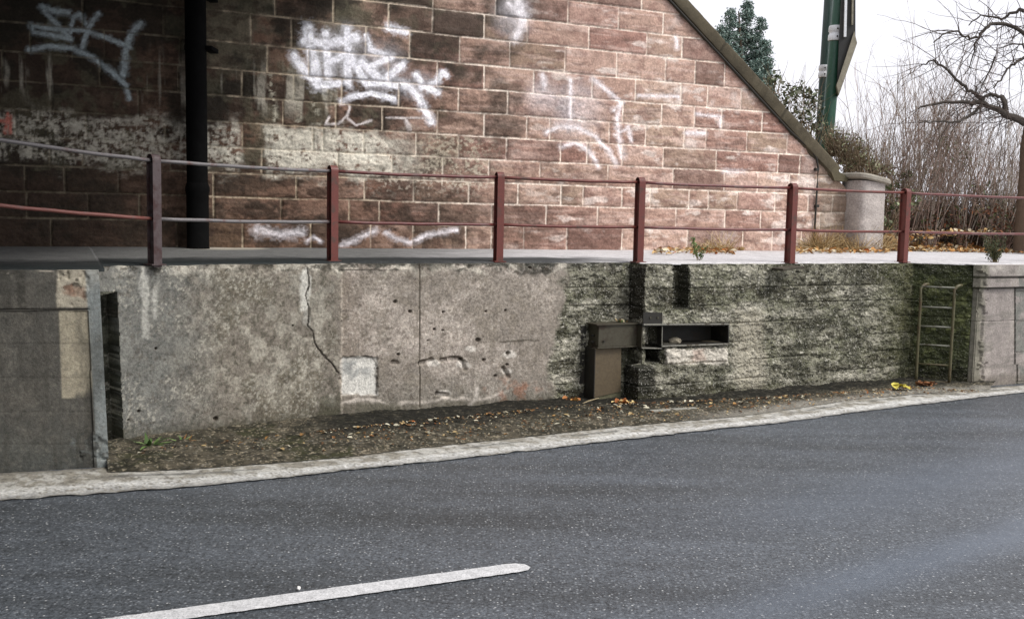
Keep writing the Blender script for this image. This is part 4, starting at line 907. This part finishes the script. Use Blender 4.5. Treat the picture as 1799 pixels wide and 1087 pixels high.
# two green poles with white collars, and the board
def pole(name, x0, y0, x1, y1, Yd, r, collars, mat, label):
    A_ = at(x1, y1, Yd); B_ = at(x0, y0, Yd); d_ = (B_-A_); d_ /= np.linalg.norm(d_)
    base = A_-d_*((A_[2]-bank_h(np.array([A_[0]]), np.array([A_[1]]))[0])/d_[2]+.15) if A_[2] > 1.8 else A_
    o_ = empty(name, base, label, 'pole', 'green poles behind the sloping wall')
    q_ = MB(base); q_.tube([base, base+d_*2, B_+d_*2.2], [r*1.06, r*1.03, r], 20); q_.build('shaft', mat, o_, True, 60)
    for ca, cb in collars:
        t0 = (A_[2], B_[2]); za = at((x0*(y1-ca)+x1*(ca-y0))/(y1-y0), ca, Yd); zb = at((x0*(y1-cb)+x1*(cb-y0))/(y1-y0), cb, Yd)
        q_ = MB(base); hh = za-zb; prof2 = [(0, 1.0), (.02, 1.22), (.12, 1.28), (.38, 1.28), (.46, 1.12), (.54, 1.12), (.62, 1.28), (.88, 1.28), (.98, 1.22), (1, 1.0)]
        q_.tube([zb+hh*t_ for t_, _ in prof2], [r*k_ for _, k_ in prof2], 20)
        cl = q_.build('collar', M_WHITE, o_, True, 40)
        for t_ in (.25, .75):
            q_ = MB(base); c_ = zb+hh*t_+np.array([-.02, -r*1.26, 0]); q_.tube([c_+np.array([0, .01, 0]), c_+np.array([0, -.014, 0])], .014, 6); q_.build('bolt', M_STEELD, cl)
    return o_
pole('green_pole', 1474, 0, 1453, 250, 18.6, .108, [(46, 73)], M_GREEN, 'bright green leaning pole with a white collar, in front of the darker pole')
pole('green_pole', 1456, 0, 1441, 235, 19.4, .085, [(115, 137)], M_GREEND, 'thinner dark green pole with a lower white collar, left of the bright green pole')
bo = at(1488, 80, 18.4); bd = empty('sign_board', bo, 'black angled sign board with pale lower edge fixed to the right of the green poles', 'sign board')
def pz(l, Yd): return [at(x, y, Yd) for x, y in l]
q = MB(bo); q.prism(pz([(1481, -60), (1503, -60), (1503, 72), (1471, 158), (1473, 100)], 18.35), (.12, .5, 0)); q.build('panel', M_BOARD, bd)
q = MB(bo); q.prism(pz([(1501, 55), (1506, 76), (1474, 167), (1470, 150)], 18.3), (.12, .55, 0)); q.build('lower_edge', M_KHAKI, bd)
q = MB(bo); q.prism(pz([(1486, -60), (1490, -60), (1487, 65), (1483, 65)], 18.3), (0, .04, 0)); q.build('trim_strip', M_WHITE, bd)
q = MB(bo); q.prism(pz([(1498, -60), (1500.5, -60), (1499, 44), (1496.5, 44)], 18.3), (0, .04, 0)); q.build('trim_strip', M_KHAKI, bd)

# ------------------------------------------------------------------ vegetation
R = np.random.default_rng(11)
def wander(P, d, L, n, curl, grav=0.0, rng=R):
    pts = [np.array(P, float)]; d = np.array(d, float); d /= np.linalg.norm(d)
    for i in range(n):
        d = d+rng.normal(0, curl, 3)+np.array([0, 0, grav]); d /= np.linalg.norm(d); pts.append(pts[-1]+d*L/n)
    return np.array(pts), d
def sapling(base, h, nst, spread, lean, cols, label, twig=5, thick=.012):
    tb = TB(base)
    for k in range(nst):
        a = R.uniform(0, 2*math.pi); d = np.array([math.cos(a)*spread+lean, math.sin(a)*spread*.7, 1.0]); L_ = h*R.uniform(.55, 1.0)
        st = base+np.array([R.normal(0, .10), R.normal(0, .10), -.1]); pts, _ = wander(st, d, L_, 9, .05)
        r0 = thick*R.uniform(.6, 1.3); c_ = cols[R.integers(len(cols))]*R.uniform(.8, 1.25)
        tb.tube(pts, np.linspace(r0, r0*.25, len(pts)), 4, c_)
        for j in range(twig):
            i = R.integers(3, len(pts)-1); a2 = R.uniform(0, 2*math.pi); dd_ = (pts[i]-pts[i-1]); dd_ /= np.linalg.norm(dd_)
            tp, dl = wander(pts[i], dd_+np.array([math.cos(a2), math.sin(a2), .2])*.55, h*R.uniform(.12, .3), 5, .10)
            tb.tube(tp, np.linspace(r0*.45, r0*.15, len(tp)), 3, c_)
            for _ in range(2):
                i2 = R.integers(1, len(tp)-1); t2, _d = wander(tp[i2], dl+R.normal(0, .5, 3), h*R.uniform(.05, .14), 3, .12); tb.tube(t2, np.linspace(r0*.28, r0*.12, len(t2)), 3, c_)
    o_ = empty('bare_sapling', base, label, 'sapling', 'bare saplings behind the footway railing')
    tb.o = base; ob = tb.build('stems', M_BARK, o_); return o_
STC = [lin(138, 118, 106), lin(160, 138, 126), lin(112, 96, 84), lin(158, 148, 136)]
labs = ['bare pinkish sapling clump just right of the rounded concrete pillar', 'slender bare saplings rising right behind the green poles', 'dense upright bare stems left of the sixth railing post', 'thin whippy bare stems above the sixth railing post', 'tall bare reddish saplings, third group right of the sign board', 'leaning bare stems below the lowest bare tree limb', 'fine pale bare stems between two reddish clumps', 'short bare thorny stems under the forked tree limb', 'bare stems crossing in front of the far tree trunk', 'bare twiggy sapling by the picture right edge', 'far thin saplings fading behind the reddish clumps', 'bare sapling standing alone against the white sky', 'bare grey stems near the trunk of the large tree', 'low bare stems next to the ivy beside the pillar', 'tallest thin bare stem group above the footway railing', 'outermost bare sapling clump beyond the large tree limb']
spx = [(1545, 17.9, 2.2), (1530, 20.5, 3.2), (1578, 18.3, 3.0), (1606, 18.9, 3.1), (1632, 18.4, 3.4), (1662, 19.4, 2.9), (1690, 18.8, 3.0), (1715, 19.6, 2.6), (1742, 18.6, 2.7), (1778, 19.0, 2.6), (1650, 22, 3.4), (1590, 21.5, 3.6), (1770, 20.8, 2.4), (1566, 17.9, 1.7), (1615, 20.4, 4.1), (1820, 19.4, 2.8)]
for (x, Yd, h_), lb in zip(spx, labs):
    b_ = at(x, 415, Yd); b_[2] = bank_h(np.array([b_[0]]), np.array([b_[1]]))[0]; sapling(b_, h_*1.1, 17, .20, R.uniform(-.05, .16), STC, lb, 6, .0105)
# dense undergrowth (countless twigs)
tb = TB()
for k in range(3400):
    x = R.uniform(1548, 1900); Yd = R.uniform(19.0 if 1590 < x < 1745 else 18.0, 22.0); b_ = at(x, 410, Yd); b_[2] = bank_h(np.array([b_[0]]), np.array([b_[1]]))[0]
    L_ = R.uniform(.35, 1.25)*(.8 if Yd < 18.2 else 1.0); pts, _ = wander(b_, R.normal([.1, 0, .9], [.45, .35, .2]), L_, 5, .16, -.03)
    c_ = [lin(86, 66, 56), lin(112, 92, 82), lin(70, 54, 44), lin(60, 58, 40)][R.integers(4)]; tb.tube(pts, np.linspace(.008, .003, len(pts))*R.uniform(.7, 1.4), 3, c_)
def leaves(tb, centre, rad, n, size, cols, rng=R, flat=0):
    c0_ = rng.normal(0, 1, (n, 3)); c0_ /= np.linalg.norm(c0_, axis=1)[:, None]; c0_ = centre+c0_*(rng.uniform(0, 1, (n, 1))**.5)*np.array(rad)
    a = rng.normal(0, 1, (n, 3)); a[:, 2] *= (1-flat); a /= np.linalg.norm(a, axis=1)[:, None]; b_ = np.cross(a, rng.normal(0, 1, (n, 3))); b_ /= np.linalg.norm(b_, axis=1)[:, None]
    s_ = size*rng.uniform(.6, 1.4, (n, 1)); Q_ = np.stack([c0_-a*s_, c0_+b_*s_*.45, c0_+a*s_, c0_-b_*s_*.45], 1)
    cc = np.array(cols)[rng.integers(len(cols), size=n)]*rng.uniform(.7, 1.3, (n, 1)); tb.quads(Q_, cc)
for k in range(60):
    x = R.uniform(1545, 1799); y = R.uniform(360, 425); P = at(x, y, R.uniform(18, 19.5)); leaves(tb, P, (.2, .2, .14), 22, .035, [lin(120, 74, 46), lin(92, 60, 44), lin(70, 74, 42), lin(110, 96, 72)])
tag(tb.build('undergrowth', M_VEG), 'dense tangle of brown twigs and brambles behind the footway', 'undergrowth', None, 'stuff')
# ivy / bramble bushes
def bush(name, blobs, cols, size, label, cat='bush', stems=20, twl=.5, n=60):
    c_ = np.mean([at(x, y, Y_) for x, y, Y_, r_ in blobs], axis=0); base = c_.copy(); base[2] = bank_h(np.array([c_[0]]), np.array([c_[1]]))[0]
    o_ = empty(name, base, label, cat); tb_ = TB(base); ts = TB(base)
    for x, y, Y_, r_ in blobs:
        P = at(x, y, Y_); leaves(tb_, P, (r_, r_, r_*.8), n, size, cols)
        for k in range(stems):
            st = np.array([P[0]+R.normal(0, r_*.4), P[1]+R.normal(0, r_*.4), max(bank_h(np.array([P[0]]), np.array([P[1]]))[0], P[2]-r_*1.2)]); pts, _ = wander(st, P-st+R.normal(0, r_*.8, 3)+np.array([0, 0, r_*.7]), twl*R.uniform(.6, 1.4), 5, .12)
            ts.tube(pts, np.linspace(.006, .002, 6), 3, lin(120, 104, 84)*R.uniform(.7, 1.3))
    tb_.build('leaves', M_VEG, o_); ts.build('stems', M_BARK, o_); return o_
GR = [lin(112, 116, 84), lin(150, 152, 122), lin(84, 92, 66), lin(176, 170, 144)]
bush('ivy_bush', [(1385, 175, 17.6, .28), (1400, 160, 17.8, .25), (1420, 195, 17.7, .30), (1408, 205, 17.6, .25), (1432, 225, 17.6, .25), (1360, 140, 17.5, .22), (1425, 170, 17.9, .2)], [lin(74, 82, 58), lin(104, 112, 84), lin(58, 62, 44), lin(150, 150, 134)], .05, 'dark leafy ivy bush spilling over the sloping coping, left of the green poles', 'bush', 16, .6, 75)
bush('grassy_bush', [(1470, 240, 17.4, .24), (1490, 250, 17.3, .26), (1512, 262, 17.3, .24), (1480, 262, 17.3, .22), (1500, 272, 17.2, .24), (1520, 285, 17.2, .22), (1465, 250, 17.5, .2), (1535, 292, 17.3, .18), (1492, 288, 17.15, .16)], GR+[lin(160, 168, 126)], .028, 'pale green feathery bush between the coping foot and the pillar cap', 'bush', 70, .5, 110)
bush('bramble_bush', [(1560, 330, 17.6, .22), (1575, 365, 17.5, .25), (1555, 300, 17.8, .22), (1560, 395, 17.4, .22), (1600, 345, 17.9, .22), (1590, 310, 18.0, .18)], [lin(66, 76, 50), lin(96, 108, 72), lin(140, 146, 116), lin(92, 76, 60)], .045, 'dark green bramble bush right of the rounded concrete pillar', 'bush', 22, .6, 70)
bush('ivy_clump', [(1660, 250, 19.0, .22), (1690, 275, 19.0, .24), (1720, 330, 18.8, .26), (1640, 300, 18.9, .2), (1750, 350, 18.7, .2)], [lin(96, 116, 78), lin(130, 142, 110), lin(80, 90, 64)], .045, 'loose clump of light green leaves among the bare saplings at right', 'bush', 14, .8, 26)
# conifer beyond the wall
cb = at(1302, 330, 33.0); cb[2] = 1.9
cf = empty('conifer_tree', cb, 'blue green conifer tree rising behind the sloping coping', 'tree')
tb = TB(cb); H_ = at(1298, 8, 33)[2]-cb[2]; topx = at(1298, 8, 33)
trk = [cb, cb+np.array([.05, 0, H_*.5]), np.array([topx[0], topx[1], cb[2]+H_*.97])]; tb.tube(trk, [.18, .12, .02], 8, lin(78, 66, 54)); tb.build('trunk', M_BARK, cf)
tb = TB(cb); tw = TB(cb)
tops = [(1285, 18, 33, 1.0), (1312, 8, 33.2, 1.0), (1336, 34, 33.1, .9), (1266, 50, 32.8, 1.0), (1346, 72, 33, .85), (1330, 110, 32.5, .9)]
for (x, y, Yd, rr_) in tops:
    T_ = at(x, y, Yd)
    for k in range(420):
        hfrac = R.uniform(0, 1)**.8; z = T_[2]-hfrac*5.2; rad = (.12+.75*min(1, hfrac*1.4))*rr_*R.uniform(.3, 1.15); a = R.uniform(0, 2*math.pi)
        s0 = np.array([T_[0], T_[1], z]); d_ = np.array([math.cos(a), math.sin(a), .55+.3*(1-hfrac)]); e_ = s0+d_/np.linalg.norm(d_)*rad
        tw.tube([s0, (s0+e_)/2+np.array([0, 0, -.03]), e_], [.012, .008, .004], 3, lin(80, 84, 72))
        leaves(tb, e_, (.17, .17, .10), 30, .042, [lin(98, 120, 112), lin(120, 140, 132), lin(146, 162, 152), lin(72, 92, 84)])
tb.build('crown', M_VEG, cf); tw.build('branches', M_BARK, cf)
# bare straggling stems in front of the conifer
for (x, y, Yd, lb) in ((1262, 135, 19, 'pale bare arching shrub twigs in front of the conifer, above the coping'), (1318, 185, 18.6, 'pale bare twigs beside the ivy bush, right of the conifer')):
    b_ = at(x, y, Yd); o_ = empty('bare_shrub', b_, lb, 'shrub', 'bare shrubs above the coping'); tb = TB(b_)
    b_[2] = min(b_[2], bank_h(np.array([b_[0]]), np.array([b_[1]]))[0])
    for k in range(38):
        pts, _ = wander(b_+R.normal(0, .16, 3), R.normal([.25, 0, .9], [.5, .3, .2]), R.uniform(.6, 1.5), 7, .10, -.04); tb.tube(pts, np.linspace(.008, .003, 8), 3, lin(150, 138, 120)*R.uniform(.7, 1.2))
    tb.build('twigs', M_BARK, o_)
# large bare tree entering from the right
tb0 = at(1800, 345, 17.6); tb0[2] = 1.75
tr = empty('bare_tree', tb0, 'large dark bare tree with crooked mossy limbs reaching in from the right edge', 'tree')
q = MB(tb0); tp = [tb0]+[at(x, y, 17.6) for x, y in ((1801, 310), (1802, 260), (1810, 218), (1832, 160), (1850, 60), (1880, -120))]; q.tube(tp, [.13, .10, .09, .10, .10, .09, .07], 12); q.c = [list(lin(96, 80, 66))]*len(q.v); q.build('trunk', M_BARK, tr, True)
limbs = [([(1832, 212), (1799, 214), (1780, 206), (1765, 203), (1745, 190), (1725, 180), (1700, 181), (1660, 180), (1618, 188)], 10, 2.2), ([(1725, 178), (1715, 165), (1700, 158), (1685, 144), (1670, 130), (1655, 115), (1640, 108), (1622, 113)], 4.5, 1.6), ([(1728, 180), (1718, 193), (1700, 205), (1685, 213), (1670, 215), (1640, 213), (1615, 216)], 4, 1.3),
         ([(1768, 204), (1765, 190), (1758, 170), (1745, 165), (1732, 168), (1722, 180)], 5, 3), ([(1765, 198), (1768, 180), (1758, 168)], 4, 3), ([(1840, 85), (1799, 60), (1785, 50), (1770, 45), (1740, 42), (1728, 52), (1720, 65), (1705, 67), (1690, 62), (1680, 54), (1655, 60), (1640, 75)], 5, 1.4),
         ([(1720, 65), (1714, 80), (1710, 95), (1695, 130)], 2.6, 1), ([(1850, 5), (1799, 20), (1790, 17), (1775, 25), (1760, 34), (1740, 30), (1725, 27), (1702, 45)], 4.5, 1.3), ([(1860, 70), (1799, 100), (1780, 112), (1770, 120), (1758, 140), (1745, 155)], 4, 1.2), ([(1850, 200), (1815, 120), (1799, 78), (1780, 78), (1755, 85)], 3, 1), ([(1750, 100), (1735, 130), (1720, 165), (1712, 150)], 2, .8)]
lt = random.Random(9)
def depthjit(i): return 17.6+.25*math.sin(i*1.7)
for li, (l, w0, w1) in enumerate(limbs):
    P_ = [at(x, y, 17.6+(.35*math.sin(li*2.1))*(k/len(l))) for k, (x, y) in enumerate(l)]
    sm = []; 
    for k in range(len(P_)-1):
        for t_ in (0, .33, .66): sm.append(P_[k]*(1-t_)+P_[k+1]*t_+R.normal(0, .012, 3))
    sm.append(P_[-1]); q_ = TB(tb0); rr_ = np.linspace(w0, w1, len(sm))*.0078; q_.tube(np.array(sm), rr_*1.0, 8, lin(74, 68, 62))
    for k in range(int(len(sm)*1.1)):
        i = R.integers(1, len(sm)); d_ = R.normal(0, 1, 3)+np.array([-.35, 0, -.1]); pts, dl = wander(sm[i], d_, R.uniform(.3, 1.15), 7, .12, -.03); r_ = min(.0075, rr_[i]*.5); q_.tube(pts, np.linspace(r_, r_*.3, 8), 4, lin(84, 74, 68))
        for _ in range(2): p2, _d = wander(pts[R.integers(1, 5)], dl+R.normal(0, .6, 3), R.uniform(.1, .35), 4, .15, -.03); q_.tube(p2, np.linspace(r_*.5, r_*.25, 5), 3, lin(98, 84, 78))
    q_.build('limb', M_BARK, tr)

# dry grass tufts, weeds, small shrub, leaves
def tuft(name, base, n, h, cols, label, cat, group=None, spread=.5, w=.004, rad=.12):
    tb_ = TB(base)
    for k in range(n):
        st = base+np.array([R.normal(0, rad), R.normal(0, rad*.5), 0]); pts, _ = wander(st, np.array([R.normal(0, spread), R.normal(0, spread), 1]), h*R.uniform(.4, 1.1), 5, .12, -.10)
        tb_.tube(pts, np.linspace(w, w*.35, 6), 3, np.array(cols[R.integers(len(cols))])*R.uniform(.75, 1.25))
    o_ = tb_.build(name, M_VEG); return tag(o_, label, cat, group)
STRAW = [lin(190, 164, 116), lin(166, 138, 92), lin(206, 186, 146), lin(140, 112, 72)]
gz = lambda P: np.array([P[0], P[1], 1.69])
for x, y, n_, h_, lb in ((1238, 444, 50, .16, 'low straw coloured grass tuft by the green weed on the footway'), (1265, 443, 60, .26, 'upright straw coloured grass right of the footway weed'), (1433, 443, 150, .34, 'tall dry grass tuft at the foot of the thin conduit'), (1462, 443, 130, .30, 'dry grass tuft against the wall just left of the pillar'), (1500, 444, 110, .26, 'dry grass tuft in front of the pale pillar'), (1535, 444, 140, .36, 'tall dry grass tuft at the right foot of the pillar'), (1560, 442, 90, .25, 'dry grass tuft left of the sixth railing post'), (1615, 440, 90, .2, 'low dry grass tuft right of the sixth railing post'), (1650, 436, 110, .2, 'straw tuft on the leaf covered bank between sixth post and small shrub'), (1700, 437, 110, .18, 'straw tuft on the leafy bank left of the small wall top shrub')):
    P = gz(ground(x, y, 1.69)); tuft('dry_grass_tuft', P, int(n_*1.7), h_*1.45, STRAW, lb, 'grass tuft', 'dry grass tufts along the footway', .62, .005, .095)
def weed(base, n, L_, wd, cols, label, name='weed', up=.8):
    tb_ = TB(base)
    for k in range(n):
        a = R.uniform(0, 2*math.pi); d_ = np.array([math.cos(a), math.sin(a), up*R.uniform(.4, 1.6)]); pts, _ = wander(base+R.normal(0, .015, 3)*[1, 1, 0], d_, L_*R.uniform(.6, 1.2), 6, .12, -.12)
        s_ = np.cross(d_, [0, 0, 1]); s_ /= np.linalg.norm(s_); wv = np.array([.2, .8, 1, .9, .7, .45, .05])*wd*R.uniform(.7, 1.2); Lf = pts-s_*wv[:, None]; Rt = pts+s_*wv[:, None]
        Q_ = np.stack([Lf[:-1], Lf[1:], Rt[1:], Rt[:-1]], 1); cc = np.tile(np.array(cols[R.integers(len(cols))])*R.uniform(.7, 1.3), (6, 1)); tb_.quads(Q_, cc)
    return tag(tb_.build(name, M_VEG), label, 'weed')
GW = [lin(78, 104, 52), lin(104, 128, 72), lin(60, 82, 44), lin(132, 148, 96)]
P = ground(262, 787, .05); weed(P, 26, .19, .021, GW, 'larger green leafy weed at the wall foot by the narrow slot')
P = ground(322, 779, .05); weed(P, 20, .12, .014, GW+[lin(150, 110, 70)], 'smaller green weed with brown leaves at the wall foot, right of the larger weed')
P = at(1227, 457, 12.45); P[2] = 1.655
tb_ = None
def stalky(base, h, n, cols, label, name, cat, leaf=.03, spread=.25):
    o_ = empty(name, base, label, cat); ts = TB(base); tl = TB(base)
    for k in range(n):
        pts, _ = wander(base+R.normal(0, .02, 3)*[1, 1, 0], np.array([R.normal(0, spread), R.normal(0, spread), 1]), h*R.uniform(.6, 1.05), 8, .07); ts.tube(pts, np.linspace(.005, .002, 9), 4, lin(110, 96, 66))
        for p in pts[2:]: leaves(tl, p, (.035, .035, .03), 6, leaf, cols)
    ts.build('stems', M_BARK, o_); tl.build('leaves', M_VEG, o_); return o_
stalky(P, .30, 5, GW, 'green leafy weed growing at the footway edge between two red posts', 'tall_weed', 'weed', .017)
P = at(1748, 459, 14.05); P[2] = 1.655; stalky(P, .40, 22, [lin(76, 82, 56), lin(100, 104, 72), lin(56, 60, 42)], 'small bushy dark shrub growing on the wall top near the right edge', 'small_shrub', 'shrub', .018, .28)
P = at(1092, 566, 11.62); weed(P+np.array([0, .05, -.0]), 12, .05, .012, [lin(60, 110, 50), lin(80, 120, 66)], 'tiny green sprig on top of the dark steel beam', 'sprig')
# curled fallen leaves
def leafshape(tb_, P, s_, col, rng=R, up=.25):
    a = rng.uniform(0, 2*math.pi); f = np.array([math.cos(a), math.sin(a), rng.normal(0, up)]); f /= np.linalg.norm(f); g_ = np.cross([0, 0, 1], f); g_ /= np.linalg.norm(g_); g_ = g_+np.array([0, 0, rng.normal(0, up)])
    cu_ = rng.uniform(.05, .35)*s_; n3_ = np.array([0, 0, 1.0])
    c_ = [P-f*s_, P-f*s_*.3, P+f*s_*.4, P+f*s_]; e = [0.05, .55, .5, .05]
    for i in range(3):
        for sg in (-1, 1):
            q4 = np.array([c_[i], c_[i+1], c_[i+1]+g_*sg*e[i+1]*s_+n3_*cu_*e[i+1]*2, c_[i]+g_*sg*e[i]*s_+n3_*cu_*e[i]*2]); tb_.quads(q4[None], np.array([col]))
LC = [lin(176, 128, 72), lin(150, 104, 62), lin(200, 168, 116), lin(120, 84, 54), lin(214, 200, 170), lin(196, 110, 50)]
tb_ = TB()
n_ = 0
while n_ < 2300:                      # verge litter
    x = R.uniform(230, 1720); f = R.uniform(0, 1)**2.2
    yt = np.interp(x, [200, 600, 1000, 1300, 1600, 1720], [795, 752, 712, 700, 680, 686]); yb = np.interp(x, [200, 600, 1000, 1300, 1600, 1720], [815, 795, 752, 727, 692, 688]); 
    if R.uniform() > (.25 if x < 560 else 1): continue
    P = ground(x, yt+(yb-yt)*f, .055*(1-f)+.025); s_ = R.uniform(.005, .017) if R.uniform() < .9 else R.uniform(.02, .035)
    leafshape(tb_, P, s_, LC[R.choice(6, p=[.12, .2, .22, .2, .25, .01])]*R.uniform(.5, 1.15)*np.array([.92, 1.0, 1.08])); n_ += 1
tag(tb_.build('verge_litter', M_VEG), 'scattered small fallen leaves and chips along the foot of the wall', 'leaf litter', None, 'stuff')
tb_ = TB()
for k in range(2600):
    x = R.uniform(1150, 1290) if R.uniform() < .08 else R.uniform(1395, 1880); 
    if x < 1300: P = ground(x, R.uniform(440, 446), 1.70)
    else:
        u_ = R.uniform(0, 1)**1.3; P = ground(x, (445-16*u_) if x < 1575 else 446-26*u_, 1.70+.0*u_)
        if x > 1560: P = at(x, 430, 17.1+2.6*R.uniform()**1.2+(x-1560)*.0025)
        P[2] = max(1.70, bank_h(np.array([P[0]]), np.array([P[1]]))[0]+.01) if (P[:2]-np.array(WA))@wdir > uend+.7 else 1.71
    if x < 1490:
        dw = -((P[:2]-np.array(WA))@wn_); 
        if dw > -.06: P[:2] += wn_*(dw+.10)
    P[2] += R.uniform(0, .05); leafshape(tb_, P, R.uniform(.02, .06), LC[R.choice(6, p=[.26, .14, .28, .06, .24, .02])]*R.uniform(.7, 1.15), R, .5)
tag(tb_.build('footway_leaves', M_VEG), 'drift of tan and orange fallen leaves along the back of the footway', 'fallen leaves', None, 'stuff')
for (x, y, cnt, sz, cols, lb) in ((1003, 706, 34, .034, [lin(196, 150, 84), lin(170, 112, 62)], 'small pile of tan leaves at the foot of the upright steel plate, left side'), (1094, 708, 48, .036, [lin(190, 130, 70), lin(168, 104, 58), lin(210, 186, 130)], 'bright orange leaf pile between the steel plate and the dark corner'),
                                  (1625, 676, 60, .036, [lin(140, 96, 64), lin(172, 128, 84), lin(110, 76, 54)], 'brown leaf pile heaped round the ladder foot'), (1093, 562, 26, .024, [lin(196, 184, 150), lin(170, 140, 96)], 'pale dry leaves caught on top of the steel beam')):
    P0 = ground(x, y, .06) if y > 600 else np.array([*at(x, y, 11.66)[:2], b0[2]+.012]); tb_ = TB(P0)
    for k in range(cnt): leafshape(tb_, P0+np.array([R.normal(0, sz*1.5), R.normal(0, sz*.8), abs(R.normal(0, .018))]), sz*R.uniform(.6, 1.1), cols[R.integers(len(cols))], R, .5)
    tag(tb_.build('leaf_pile', M_VEG), lb, 'leaf pile')
P0 = ground(1583, 680, .08); tb_ = TB(P0)
for k in range(5): leafshape(tb_, P0+np.array([R.normal(0, .03), R.normal(0, .02), k*.006]), .085, lin(206, 194, 92)*R.uniform(.85, 1.1), R, .2)
tag(tb_.build('yellow_leaf', M_VEG), 'large pale yellow fallen leaf left of the ladder foot', 'leaf')
